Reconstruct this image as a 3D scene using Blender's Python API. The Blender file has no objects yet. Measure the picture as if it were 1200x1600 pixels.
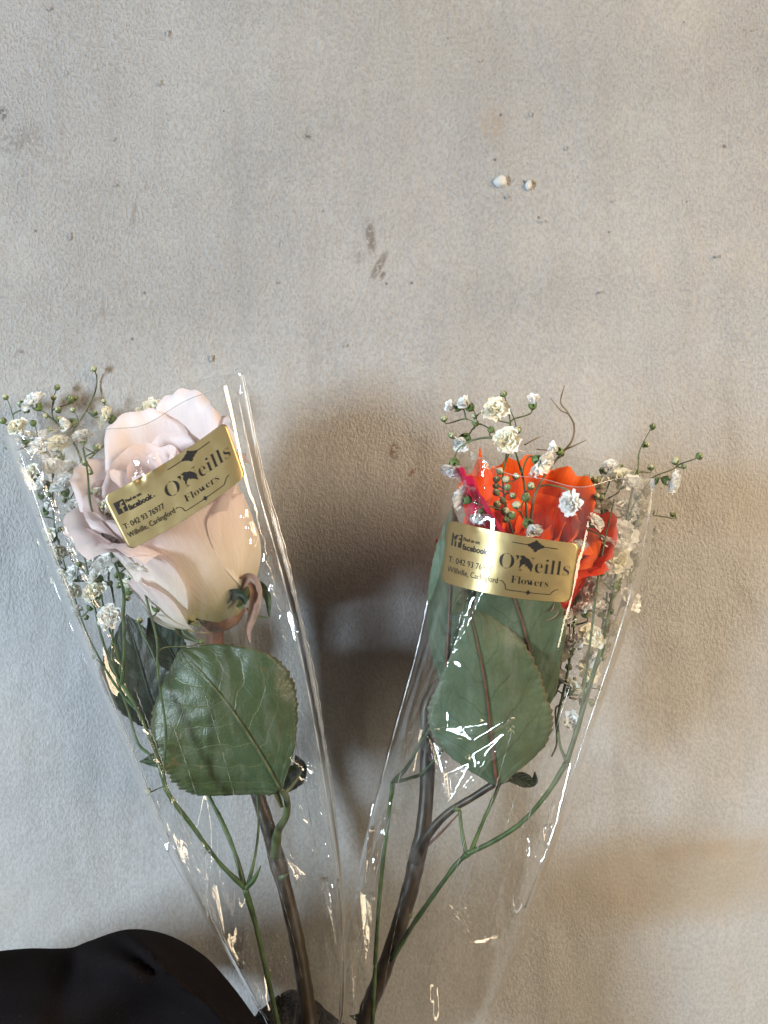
import bpy, math, random
import numpy as np
from mathutils import Vector, Matrix, Quaternion, noise

random.seed(7)
RS = np.random.RandomState(7)
R = math.radians
scene = bpy.context.scene
COL = scene.collection

# ------------------------------------------------------------------ camera, world, lights
D = 0.42                                    # metres from the wall to the lens
SC = 0.373 / 1600.0 / 0.36                  # metres per photo pixel per metre of distance
cam_d = bpy.data.cameras.new('camera')
cam = bpy.data.objects.new('camera', cam_d)
COL.objects.link(cam)
cam.location = (0, -D, 0)
cam.rotation_euler = (R(90), 0, 0)
cam_d.sensor_fit = 'VERTICAL'
cam_d.angle_y = 2 * math.atan(800 * SC)
cam_d.clip_start = 0.01
cam_d.clip_end = 50
scene.camera = cam

w = bpy.data.worlds.new('World')
scene.world = w
w.use_nodes = True
wn = w.node_tree
bgn = wn.nodes['Background']
tc = wn.nodes.new('ShaderNodeTexCoord')
sp = wn.nodes.new('ShaderNodeSeparateXYZ')
wn.links.new(tc.outputs['Generated'], sp.inputs[0])
mr = wn.nodes.new('ShaderNodeMapRange')
mr.inputs[1].default_value = -0.8
mr.inputs[2].default_value = 0.9
wn.links.new(sp.outputs[2], mr.inputs[0])
cr = wn.nodes.new('ShaderNodeValToRGB')
cr.color_ramp.elements[0].color = (0.26, 0.27, 0.30, 1)
cr.color_ramp.elements[1].color = (1.0, 0.86, 0.68, 1)
wn.links.new(mr.outputs[0], cr.inputs[0])
wn.links.new(cr.outputs[0], bgn.inputs[0])
bgn.inputs[1].default_value = 0.19


def area(name, loc, target, sx, sy, power, color):
    l = bpy.data.lights.new(name, 'AREA')
    l.shape = 'RECTANGLE'
    l.size = sx
    l.size_y = sy
    l.energy = power
    l.color = color
    o = bpy.data.objects.new(name, l)
    COL.objects.link(o)
    o.location = loc
    o.rotation_euler = (Vector(target) - Vector(loc)).to_track_quat('-Z', 'Y').to_euler()
    return o


area('window_light', (-1.20, -0.95, -0.06), (0, 0, 0.10), 0.17, 0.42, 38.0, (0.71, 0.86, 1.0))
area('warm_lamp_light', (0.70, -0.58, 0.28), (0.0, 0, 0.10), 0.50, 0.50, 13.0, (1.0, 0.78, 0.54))
area('added_glint_light', (0.9, -1.0, -0.5), (0, 0, -0.1), 0.08, 0.5, 1.6, (1.0, 0.86, 0.6))  # unseen light added to put warm glints on the film

scene.view_settings.view_transform = 'Standard'
scene.view_settings.look = 'None'
scene.view_settings.exposure = 0.0
scene.view_settings.gamma = 1.0
scene.cycles.transparent_max_bounces = 40
scene.cycles.max_bounces = 10
scene.cycles.caustics_reflective = False
scene.cycles.caustics_refractive = False
scene.cycles.use_denoising = True


# ------------------------------------------------------------------ helpers
def P(px, py, d):
    """photo pixel + millimetres in front of the wall -> a point of the place"""
    d = d * 0.001
    s = SC * (D - d)
    return Vector(((px - 600) * s, -d, (800 - py) * s))


def new_obj(name, data, parent=None, **props):
    o = bpy.data.objects.new(name, data)
    COL.objects.link(o)
    if parent is not None:
        o.parent = parent
    for k, v in props.items():
        o[k] = v
    return o


def empty(name, loc=(0, 0, 0), **props):
    o = bpy.data.objects.new(name, None)
    COL.objects.link(o)
    o.location = loc
    o.empty_display_size = 0.01
    for k, v in props.items():
        o[k] = v
    return o


def mesh(name, verts, faces, mat, uvs=None, smooth=True):
    me = bpy.data.meshes.new(name)
    me.from_pydata([tuple(v) for v in verts], [], faces)
    if smooth:
        me.polygons.foreach_set('use_smooth', [True] * len(me.polygons))
    if mat is not None:
        me.materials.append(mat)
    if uvs is not None:
        uvl = me.uv_layers.new(name='UVMap')
        idx = np.empty(len(me.loops), dtype=np.int32)
        me.loops.foreach_get('vertex_index', idx)
        uvl.data.foreach_set('uv', np.asarray(uvs, dtype=np.float32)[idx].ravel())
    me.update()
    return me


def grid_faces(nu, nv, closed_u=False):
    """vertices ordered row by row, nu per row"""
    f = []
    m = nu if closed_u else nu - 1
    for j in range(nv - 1):
        for i in range(m):
            a = j * nu + i
            b = j * nu + (i + 1) % nu
            f.append((a, b, b + nu, a + nu))
    return f


def catmull(pts, n):
    """pts: list of equal-length tuples, resampled to about n points per span"""
    p = np.array(pts, dtype=float)
    if len(p) < 3:
        t = np.linspace(0, 1, n + 1)[:, None]
        return p[0] * (1 - t) + p[-1] * t
    p = np.vstack([2 * p[0] - p[1], p, 2 * p[-1] - p[-2]])
    out = []
    for i in range(1, len(p) - 2):
        a, b, c, d = p[i - 1], p[i], p[i + 1], p[i + 2]
        for k in range(n):
            t = k / n
            out.append(0.5 * ((2 * b) + (c - a) * t + (2 * a - 5 * b + 4 * c - d) * t * t + (3 * b - a - 3 * c + d) * t ** 3))
    out.append(p[-2])
    return np.array(out)


def tube_geo(pts, radii, sides=8, wob=0.0, cap=True):
    pts = [Vector(p) for p in pts]
    n = len(pts)
    verts, faces, uvs = [], [], []
    t0 = (pts[1] - pts[0]).normalized()
    ref = Vector((0, -1, 0)) if abs(t0.y) < 0.9 else Vector((1, 0, 0))
    nrm = t0.cross(ref).normalized()
    for i in range(n):
        t = (pts[min(i + 1, n - 1)] - pts[max(i - 1, 0)])
        t = t.normalized() if t.length > 1e-9 else t0
        nrm = (nrm - t * nrm.dot(t))
        nrm = nrm.normalized() if nrm.length > 1e-9 else t.orthogonal().normalized()
        bi = t.cross(nrm)
        r = radii[i] if hasattr(radii, '__len__') else radii
        if wob:
            r *= 1 + wob * noise.noise(pts[i] * 260)
        for k in range(sides):
            a = 2 * math.pi * k / sides
            verts.append(pts[i] + (nrm * math.cos(a) + bi * math.sin(a)) * r)
            uvs.append((k / sides, i / max(1, n - 1)))
    for i in range(n - 1):
        for k in range(sides):
            a = i * sides + k
            b = i * sides + (k + 1) % sides
            faces.append((a, b, b + sides, a + sides))
    if cap:
        faces.append(tuple(reversed(range(sides))))
        faces.append(tuple(range((n - 1) * sides, n * sides)))
    return verts, faces, uvs


def join_geo(*geos):
    V, F, U = [], [], []
    for v, f, u in geos:
        o = len(V)
        V += list(v)
        F += [tuple(i + o for i in q) for q in f]
        U += list(u)
    return V, F, U


# ------------------------------------------------------------------ materials
class NT:
    def __init__(self, name):
        self.m = bpy.data.materials.new(name)
        self.m.use_nodes = True
        self.t = self.m.node_tree
        self.p = self.t.nodes['Principled BSDF']
        self.out = self.t.nodes['Material Output']

    def n(self, typ, **kw):
        x = self.t.nodes.new(typ)
        for k, v in kw.items():
            setattr(x, k, v)
        return x

    def l(self, a, b):
        self.t.links.new(a, b)

    def val(self, sock, v):
        if hasattr(v, 'is_linked') or hasattr(v, 'links'):
            self.l(v, sock)
        else:
            sock.default_value = v

    def math(self, op, a, b=0.0, c=0.0, clamp=False):
        x = self.n('ShaderNodeMath', operation=op, use_clamp=clamp)
        self.val(x.inputs[0], a)
        self.val(x.inputs[1], b)
        self.val(x.inputs[2], c)
        return x.outputs[0]

    def noise(self, vec, scale, detail=3, rough=0.5, dist=0.0):
        x = self.n('ShaderNodeTexNoise')
        self.l(vec, x.inputs['Vector'])
        x.inputs['Scale'].default_value = scale
        x.inputs['Detail'].default_value = detail
        x.inputs['Roughness'].default_value = rough
        x.inputs['Distortion'].default_value = dist
        return x.outputs[0]

    def map(self, vec, scale=(1, 1, 1), loc=(0, 0, 0), rot=(0, 0, 0)):
        x = self.n('ShaderNodeMapping')
        self.l(vec, x.inputs[0])
        x.inputs[1].default_value = loc
        x.inputs[2].default_value = rot
        x.inputs[3].default_value = scale
        return x.outputs[0]

    def mix(self, fac, a, b, blend='MIX'):
        x = self.n('ShaderNodeMix', data_type='RGBA', blend_type=blend)
        self.val(x.inputs[0], fac)
        self.val(x.inputs[6], a)
        self.val(x.inputs[7], b)
        return x.outputs[2]

    def range(self, v, a, b, c=0.0, d=1.0, smooth=False):
        x = self.n('ShaderNodeMapRange')
        if smooth:
            x.interpolation_type = 'SMOOTHSTEP'
        self.val(x.inputs[0], v)
        x.inputs[1].default_value = a
        x.inputs[2].default_value = b
        x.inputs[3].default_value = c
        x.inputs[4].default_value = d
        return x.outputs[0]

    def bump(self, h, strength, dist, prev=None):
        x = self.n('ShaderNodeBump')
        x.inputs['Strength'].default_value = strength
        x.inputs['Distance'].default_value = dist
        self.l(h, x.inputs['Height'])
        if prev is not None:
            self.l(prev, x.inputs['Normal'])
        return x.outputs[0]

    def uv(self):
        return self.n('ShaderNodeTexCoord').outputs['UV']

    def ob(self):
        return self.n('ShaderNodeNewGeometry').outputs['Position']

    def sep(self, v):
        x = self.n('ShaderNodeSeparateXYZ')
        self.l(v, x.inputs[0])
        return x.outputs


def translucent_mix(k, color, fac, normal=None):
    tr = k.n('ShaderNodeBsdfTranslucent')
    k.val(tr.inputs[0], color)
    mx = k.n('ShaderNodeMixShader')
    mx.inputs[0].default_value = fac
    k.l(k.p.outputs[0], mx.inputs[1])
    k.l(tr.outputs[0], mx.inputs[2])
    k.l(mx.outputs[0], k.out.inputs[0])
    if normal is not None:
        k.l(normal, tr.inputs['Normal'])
        k.l(normal, k.p.inputs['Normal'])


def rgba(r, g, b):
    return (r, g, b, 1.0)


def mat_wall():
    k = NT('painted_plaster')
    pos = k.ob()
    big = k.noise(pos, 7, 4, 0.55)
    col = k.mix(k.range(big, 0.35, 0.68), rgba(0.375, 0.372, 0.362), rgba(0.415, 0.415, 0.415))
    yel = k.noise(k.map(pos, loc=(3, 1, 5)), 11, 4, 0.6)
    col = k.mix(k.range(yel, 0.50, 0.80, 0, 0.40), col, rgba(0.40, 0.368, 0.318))
    lil = k.noise(k.map(pos, loc=(9, 4, 2), scale=(1, 1, 0.35)), 16, 3, 0.5)
    col = k.mix(k.range(lil, 0.54, 0.78, 0, 0.4), col, rgba(0.37, 0.358, 0.372))
    # roller drips and thin grime, drawn out downwards
    st = k.noise(k.map(pos, scale=(1, 1, 0.12)), 90, 3, 0.55)
    col = k.mix(k.range(st, 0.5, 0.8, 0, 0.25), col, rgba(0.235, 0.23, 0.215))
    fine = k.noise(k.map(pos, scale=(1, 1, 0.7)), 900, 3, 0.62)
    col = k.mix(k.range(fine, 0.36, 0.62, 0.42, 0.0), col, rgba(0.22, 0.215, 0.205))  # pit shading painted into the colour so the grain reads

    # marks: (px, py, rx, rz, angle, softness, colour, strength, noise scale)
    def mark(col, px, py, rx, rz, ang, color, strength, nscale=500, lo=0.42, hi=0.55):
        c = P(px, py, 0)
        v = k.n('ShaderNodeVectorMath', operation='SUBTRACT')
        k.l(pos, v.inputs[0])
        v.inputs[1].default_value = (c.x, 0, c.z)
        rt = k.n('ShaderNodeVectorRotate', rotation_type='Y_AXIS')
        k.l(v.outputs[0], rt.inputs[0])
        rt.inputs['Angle'].default_value = R(ang)
        m = k.map(rt.outputs[0], scale=(1 / (rx * .000272), 0, 1 / (rz * .000272)))
        ln = k.n('ShaderNodeVectorMath', operation='LENGTH')
        k.l(m, ln.inputs[0])
        f = k.range(ln.outputs[1], 0.35, 1.0, 1, 0, smooth=True)
        nz = k.range(k.noise(pos, nscale, 3, 0.6), lo, hi, 0, 1)
        return k.mix(k.math('MULTIPLY', k.math('MULTIPLY', f, nz), strength), col, color)
    dk = rgba(0.16, 0.14, 0.12)
    for a in (
        (579, 372, 11, 38, 6, dk, 0.85, 500, 0.34, 0.50), (592, 416, 9, 36, -28, dk, 0.85, 500, 0.34, 0.50), (562, 403, 14, 16, 0, dk, 0.35),
        (480, 213, 10, 8, 0, rgba(0.12, 0.12, 0.11), 0.95), (434, 440, 6, 6, 0, dk, 0.8), (230, 291, 7, 7, 0, dk, 0.6),
        (2, 178, 12, 16, -30, rgba(0.08, 0.08, 0.08), 0.9), (30, 220, 60, 30, 20, dk, 0.35), (208, 335, 5, 40, -8, dk, 0.35),
        (34, 552, 8, 8, 0, dk, 0.7), (161, 480, 5, 24, 0, dk, 0.4), (617, 705, 13, 18, 0, rgba(0.14, 0.07, 0.06), 0.75),
        (642, 742, 5, 26, -28, rgba(0.18, 0.09, 0.08), 0.7), (770, 195, 26, 40, 0, rgba(0.37, 0.31, 0.25), 0.8),
        (598, 430, 5, 14, -28, dk, 0.9), (140, 310, 60, 60, 0, rgba(0.25, 0.24, 0.23), 0.3),
    ):
        col = mark(col, *a)
    for a in ((782, 180, 3, 3), (773, 250, 3, 3), (1132, 228, 4, 4), (819, 283, 3, 3), (842, 339, 3, 3), (56, 361, 3, 3),
              (207, 530, 3, 3), (643, 442, 3, 3), (952, 362, 2.5, 2.5), (226, 458, 3, 3), (700, 60, 2, 2), (1073, 315, 2, 2),
              (1068, 36, 2, 2), (505, 330, 2, 2), (350, 175, 2, 2), (604, 443, 3, 3)):
        col = mark(col, a[0], a[1], a[2] * 1.1, a[3] * 1.1, 0, rgba(0.12, 0.11, 0.10), 0.85, 50, 0.0, 0.1)
    # brown bands low on the right
    for a in ((1040, 1370, 300, 105, 4, rgba(0.29, 0.23, 0.15), 0.6, 6, 0.2, 0.5), (1110, 1330, 170, 20, 6, rgba(0.30, 0.23, 0.16), 0.4, 40, 0.35, 0.6),
              (1000, 780, 420, 90, 0, rgba(0.34, 0.295, 0.23), 0.45, 8, 0.3, 0.6)):  # wide patch: right bundle's cast shadow painted into the wall colour
        col = mark(col, *a)
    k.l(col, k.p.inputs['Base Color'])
    k.p.inputs['Roughness'].default_value = 0.62
    k.p.inputs['Specular IOR Level'].default_value = 0.35
    z = k.sep(pos)[2]
    fade = k.math('ADD', k.range(z, -0.10, 0.0, 0.22, 0.45, smooth=True), k.range(z, 0.02, 0.10, 0.0, 1.15, smooth=True))
    g1 = k.noise(k.map(pos, scale=(1, 1, 0.7)), 900, 3, 0.62, 0.0)
    g2 = k.noise(pos, 1400, 2, 0.5)
    g3 = k.noise(k.map(pos, scale=(1, 1, 0.4)), 95, 3, 0.5)
    amp = k.range(k.noise(pos, 14, 3, 0.6), 0.3, 0.7, 0.45, 1.15)
    fade = k.math('MULTIPLY', fade, amp)
    h = k.math('MULTIPLY', k.math('ADD', g1, k.math('MULTIPLY', g2, 0.2)), fade)
    b = k.bump(g3, 0.22, 0.0012)
    b = k.bump(h, 1.0, 0.0019, b)
    k.l(b, k.p.inputs['Normal'])
    return k.m


def mat_simple(name, color, rough=0.5, spec=0.5, trans=0.0, var=0.15, scale=300, bump=0.0):
    k = NT(name)
    pos = k.ob()
    nz = k.noise(pos, scale, 3)
    dark = tuple(c * (1 - var * 2) for c in color[:3]) + (1,)
    lite = tuple(min(1, c * (1 + var)) for c in color[:3]) + (1,)
    c = k.mix(k.range(nz, 0.3, 0.7), dark, lite)
    k.l(c, k.p.inputs['Base Color'])
    k.p.inputs['Roughness'].default_value = rough
    k.p.inputs['Specular IOR Level'].default_value = spec
    nrm = k.bump(nz, 0.5, bump) if bump else None
    if trans:
        translucent_mix(k, c, trans, nrm)
    elif nrm is not None:
        k.l(nrm, k.p.inputs['Normal'])
    return k.m


def mat_petal(name, base, mid, tip, edge, vein, trans=0.4, rough=0.45):
    """colour runs from the claw of a petal to its lip (uv v), veins run along it"""
    k = NT(name)
    uv = k.uv()
    s = k.sep(uv)
    nz = k.noise(k.map(uv, scale=(5, 1.6, 1)), 2.2, 4, 0.6)
    v = k.math('ADD', s[1], k.math('MULTIPLY', k.math('SUBTRACT', nz, 0.5), 0.22))
    c = k.mix(k.range(v, 0.10, 0.42, smooth=True), base, mid)
    c = k.mix(k.range(v, 0.45, 0.85, smooth=True), c, tip)
    c = k.mix(k.range(v, 0.93, 1.02, 0, 0.7), c, edge)
    fan = k.n('ShaderNodeCombineXYZ')
    k.l(k.math('MULTIPLY', k.math('SUBTRACT', s[0], 0.5), k.math('SUBTRACT', 1.35, k.math('MULTIPLY', s[1], 0.5))), fan.inputs[0])
    k.l(k.math('MULTIPLY', s[1], 0.05), fan.inputs[1])
    vn = k.noise(fan.outputs[0], 46, 3, 0.6, 0.4)
    c = k.mix(k.range(vn, 0.48, 0.72, 0, 0.38), c, vein)
    blot = k.noise(k.ob(), 240, 4, 0.6)
    c = k.mix(k.range(blot, 0.5, 0.8, 0, 0.25), c, vein)
    k.l(c, k.p.inputs['Base Color'])
    k.p.inputs['Roughness'].default_value = rough
    k.p.inputs['Specular IOR Level'].default_value = 0.3
    k.p.inputs['Sheen Weight'].default_value = 0.03
    nrm = k.bump(vn, 0.35, 0.0005)
    nrm = k.bump(blot, 0.25, 0.0006, nrm)
    translucent_mix(k, c, trans, nrm)
    return k.m


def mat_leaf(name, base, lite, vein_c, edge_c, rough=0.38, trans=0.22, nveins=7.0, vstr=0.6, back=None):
    k = NT(name)
    uv = k.uv()
    s = k.sep(uv)
    u = k.math('MULTIPLY', k.math('SUBTRACT', s[0], 0.5), 2.0)
    au = k.math('ABSOLUTE', u)
    wob = k.math('MULTIPLY', k.math('SUBTRACT', k.noise(uv, 6, 2), 0.5), 0.10)
    # side veins sweep forward from the midrib
    ph = k.math('MULTIPLY', k.math('ADD', k.math('SUBTRACT', s[1], k.math('MULTIPLY', k.math('POWER', au, 1.3), 0.30)), wob), nveins)
    side = k.math('ADD', ph, k.math('MULTIPLY', k.math('SIGN', u), 0.23))
    fr = k.math('ABSOLUTE', k.math('SUBTRACT', k.math('FRACT', side), 0.5))
    vl = k.range(fr, 0.0, 0.055, 1, 0)
    vl = k.math('MULTIPLY', vl, k.range(au, 0.5, 1.0, 1.0, 0.25))
    mid = k.range(au, 0.012, 0.035, 1, 0)
    vo = k.n('ShaderNodeTexVoronoi', feature='DISTANCE_TO_EDGE')
    k.l(k.map(uv, scale=(1, 1.1, 1)), vo.inputs['Vector'])
    vo.inputs['Scale'].default_value = 30
    ret = k.range(vo.outputs[0], 0.0, 0.09, 1, 0)
    vo2 = k.n('ShaderNodeTexVoronoi', feature='DISTANCE_TO_EDGE')
    k.l(uv, vo2.inputs['Vector'])
    vo2.inputs['Scale'].default_value = 11
    ret2 = k.range(vo2.outputs[0], 0.0, 0.05, 1, 0)
    pos = k.ob()
    nz = k.noise(pos, 45, 4, 0.6)
    nf = k.noise(pos, 900, 2, 0.6)
    c = k.mix(k.range(nz, 0.32, 0.68), base, lite)
    c = k.mix(k.range(nf, 0.35, 0.75, 0, 0.25), c, lite)
    c = k.mix(k.math('MULTIPLY', ret, 0.22), c, vein_c)
    c = k.mix(k.math('MULTIPLY', ret2, 0.25), c, vein_c)
    c = k.mix(k.math('MULTIPLY', vl, vstr), c, vein_c)
    c = k.mix(k.math('MULTIPLY', mid, 0.85), c, vein_c)
    c = k.mix(k.range(au, 0.965, 1.0, 0, 0.8), c, edge_c)
    if back is not None:
        g = k.n('ShaderNodeNewGeometry')
        c = k.mix(k.math('MULTIPLY', g.outputs['Backfacing'], 0.0), c, back)
    k.l(c, k.p.inputs['Base Color'])
    k.p.inputs['Roughness'].default_value = rough
    k.p.inputs['Specular IOR Level'].default_value = 0.45
    h = k.math('ADD', k.math('MULTIPLY', vl, -0.8), k.math('MULTIPLY', ret, -0.15))
    h = k.math('ADD', h, k.math('MULTIPLY', ret2, -0.3))
    h = k.math('ADD', h, k.math('MULTIPLY', nf, 0.25))
    spot = k.noise(pos, 130, 3, 0.7)
    c2 = k.mix(k.range(spot, 0.66, 0.74, 0, 0.55), c, edge_c)
    k.l(c2, k.p.inputs['Base Color'])
    nrm = k.bump(h, 0.35, 0.0004)
    translucent_mix(k, c2, trans, nrm)
    return k.m


def mat_film(name, haze=0.035, gain=2.2, tint=(0.985, 0.985, 0.975), rough=0.035):
    """thin clear film: both faces of the sheet mirror, the rest passes straight on"""
    k = NT(name)
    k.t.nodes.remove(k.p)
    pos = k.ob()
    fine = k.noise(pos, 260, 3, 0.6, 0.8)
    soft = k.noise(pos, 70, 3, 0.5, 0.5)
    nrm = k.bump(fine, 0.04, 0.0005)
    nrm = k.bump(soft, 0.06, 0.0018, nrm)
    fr = k.n('ShaderNodeFresnel')
    fr.inputs[0].default_value = 1.5
    # a sheet is thin: seen from inside it mirrors just as from outside
    g = k.n('ShaderNodeNewGeometry')
    dot = k.n('ShaderNodeVectorMath', operation='DOT_PRODUCT')
    k.l(nrm, dot.inputs[0])
    k.l(g.outputs['Incoming'], dot.inputs[1])
    c = k.math('ABSOLUTE', dot.outputs['Value'])
    sch = k.math('ADD', 0.04, k.math('MULTIPLY', k.math('POWER', k.math('SUBTRACT', 1.0, c, clamp=True), 5.0), 0.96))
    fac = k.math('MULTIPLY', sch, gain, clamp=True)
    tr = k.n('ShaderNodeBsdfTransparent')
    tr.inputs[0].default_value = tint + (1,)
    df = k.n('ShaderNodeBsdfDiffuse')
    df.inputs[0].default_value = (0.85, 0.86, 0.86, 1)
    tl = k.n('ShaderNodeBsdfTranslucent')
    tl.inputs[0].default_value = (0.85, 0.86, 0.86, 1)
    hz = k.n('ShaderNodeMixShader')
    hz.inputs[0].default_value = 0.5
    k.l(df.outputs[0], hz.inputs[1])
    k.l(tl.outputs[0], hz.inputs[2])
    m1 = k.n('ShaderNodeMixShader')
    crk = k.noise(k.map(pos, scale=(1, 1, 0.16), rot=(0, 0.25, 0)), 210, 3, 0.6, 0.6)
    haze = k.range(crk, 0.50, 0.74, haze, haze + 0.09)
    dust = k.math('POWER', k.noise(pos, 1800, 2, 0.7), 5.0)
    k.l(k.math('ADD', haze, k.math('MULTIPLY', dust, 0.06)), m1.inputs[0])
    k.l(tr.outputs[0], m1.inputs[1])
    k.l(hz.outputs[0], m1.inputs[2])
    gl = k.n('ShaderNodeBsdfGlossy')
    gl.inputs[0].default_value = (1, 1, 1, 1)
    gl.inputs['Roughness'].default_value = rough
    k.l(nrm, gl.inputs['Normal'])
    m2 = k.n('ShaderNodeMixShader')
    k.l(fac, m2.inputs[0])
    k.l(m1.outputs[0], m2.inputs[1])
    k.l(gl.outputs[0], m2.inputs[2])
    k.l(m2.outputs[0], k.out.inputs[0])
    return k.m


def mat_gold():
    k = NT('gold_foil')
    uv = k.uv()
    n1 = k.noise(k.map(uv, scale=(1, 60, 1)), 6, 3, 0.6)
    n2 = k.noise(k.ob(), 1500, 2, 0.5)
    c = k.mix(k.range(n1, 0.3, 0.7, 0, 1), rgba(0.38, 0.29, 0.135), rgba(0.44, 0.34, 0.165))
    k.l(c, k.p.inputs['Base Color'])
    k.p.inputs['Metallic'].default_value = 0.85
    k.p.inputs['Roughness'].default_value = 0.44
    n3 = k.noise(k.ob(), 60, 2, 0.5)
    k.l(k.bump(n3, 0.25, 0.004, k.bump(n2, 0.08, 0.0002)), k.p.inputs['Normal'])
    return k.m


M = {}
M['wall'] = mat_wall()
M['blob'] = mat_simple('thick_paint', rgba(0.50, 0.50, 0.48), 0.55, 0.5, var=0.06)
M['white_petal'] = mat_petal('blush_petal', rgba(0.80, 0.80, 0.44), rgba(0.93, 0.87, 0.77), rgba(0.92, 0.81, 0.79), rgba(0.92, 0.74, 0.72), rgba(0.85, 0.70, 0.66), 0.38)
M['orange_petal'] = mat_petal('orange_petal', rgba(0.60, 0.05, 0.005), rgba(0.74, 0.045, 0.004), rgba(0.86, 0.12, 0.010), rgba(0.90, 0.20, 0.03), rgba(0.58, 0.02, 0.002), 0.30, 0.6)
M['red_petal'] = mat_petal('red_orange_petal', rgba(0.50, 0.02, 0.004), rgba(0.62, 0.022, 0.006), rgba(0.74, 0.04, 0.008), rgba(0.82, 0.10, 0.02), rgba(0.48, 0.01, 0.004), 0.30, 0.6)
M['magenta_petal'] = mat_petal('crimson_petal', rgba(0.50, 0.01, 0.02), rgba(0.52, 0.006, 0.045), rgba(0.56, 0.008, 0.065), rgba(0.52, 0.01, 0.05), rgba(0.38, 0.004, 0.025), 0.30)
M['leaf_dark'] = mat_leaf('glossy_leaf', rgba(0.058, 0.076, 0.020), rgba(0.058, 0.104, 0.048), rgba(0.13, 0.16, 0.06), rgba(0.17, 0.12, 0.05))
M['leaf_pale'] = mat_leaf('leaf_underside', rgba(0.085, 0.135, 0.075), rgba(0.125, 0.185, 0.110), rgba(0.065, 0.085, 0.045), rgba(0.19, 0.11, 0.06), 0.55, 0.2, 6.0, 0.5)
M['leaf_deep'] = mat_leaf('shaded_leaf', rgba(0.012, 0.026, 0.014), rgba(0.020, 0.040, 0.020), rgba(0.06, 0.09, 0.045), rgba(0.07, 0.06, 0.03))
M['rose_stem'] = mat_simple('rose_stem', rgba(0.045, 0.030, 0.016), 0.45, 0.5, var=0.3, scale=160, bump=0.0004)
M['rose_stem_red'] = mat_simple('reddish_stem', rgba(0.17, 0.075, 0.045), 0.5, 0.4, var=0.25, scale=220, bump=0.0004)
M['rose_stem_green'] = mat_simple('green_rose_stem', rgba(0.10, 0.125, 0.05), 0.45, 0.5, var=0.3, scale=160, bump=0.0004)
M['green_stem'] = mat_simple('thin_green_stem', rgba(0.060, 0.105, 0.034), 0.45, 0.4, var=0.3, scale=200)
M['pedicel'] = mat_simple('thread_stalk', rgba(0.105, 0.13, 0.05), 0.5, 0.4, var=0.4, scale=150)
M['twig'] = mat_simple('dry_stalk', rgba(0.16, 0.12, 0.06), 0.5, 0.4, var=0.3, scale=150)
M['sepal'] = mat_simple('sepal_green', rgba(0.14, 0.17, 0.075), 0.5, 0.4, 0.2, var=0.3, scale=180)
M['sepal_red'] = mat_simple('hip_skin', rgba(0.36, 0.21, 0.14), 0.5, 0.4, 0.1, var=0.2, scale=200, bump=0.0003)
M['bloom'] = mat_simple('bloom_white', rgba(0.95, 0.95, 0.92), 0.55, 0.3, 0.30, var=0.02, scale=500)
M['bloom_cream'] = mat_simple('bloom_cream', rgba(0.93, 0.91, 0.78), 0.55, 0.3, 0.30, var=0.03, scale=500)
M['calyx'] = mat_simple('calyx_green', rgba(0.16, 0.24, 0.08), 0.5, 0.4, 0.15, var=0.3, scale=700)
M['bud'] = mat_simple('bud_green', rgba(0.13, 0.18, 0.06), 0.5, 0.4, 0.15, var=0.3, scale=900)
M['budtip'] = mat_simple('bud_tip', rgba(0.60, 0.62, 0.42), 0.5, 0.3, 0.2, var=0.1, scale=900)
M['film'] = mat_film('clear_film', haze=0.007, gain=1.9)
M['seam'] = mat_film('welded_film_edge', haze=0.42, gain=6.0, rough=0.22)
M['gold'] = mat_gold()
M['ink'] = mat_simple('black_print', rgba(0.018, 0.016, 0.014), 0.35, 0.5, var=0.1)


def mat_cloth():
    k = NT('black_jersey')
    pos = k.ob()
    wv = k.noise(k.map(pos, scale=(1, 1, 1)), 1500, 2, 0.7)
    lint = k.range(k.noise(pos, 900, 1, 0.4), 0.76, 0.80, 0, 0.12)
    c = k.mix(wv, rgba(0.005, 0.004, 0.0045), rgba(0.011, 0.009, 0.0095))
    c = k.mix(lint, c, rgba(0.22, 0.15, 0.12))
    k.l(c, k.p.inputs['Base Color'])
    k.p.inputs['Roughness'].default_value = 0.9
    k.p.inputs['Specular IOR Level'].default_value = 0.02
    k.p.inputs['Sheen Weight'].default_value = 0.0
    k.p.inputs['Sheen Roughness'].default_value = 0.6
    k.l(k.bump(wv, 0.5, 0.0006), k.p.inputs['Normal'])
    return k.m


M['cloth'] = mat_cloth()
M['cuff'] = mat_simple('grey_knit', rgba(0.055, 0.05, 0.05), 0.95, 0.1, var=0.5, scale=900, bump=0.001)


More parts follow.
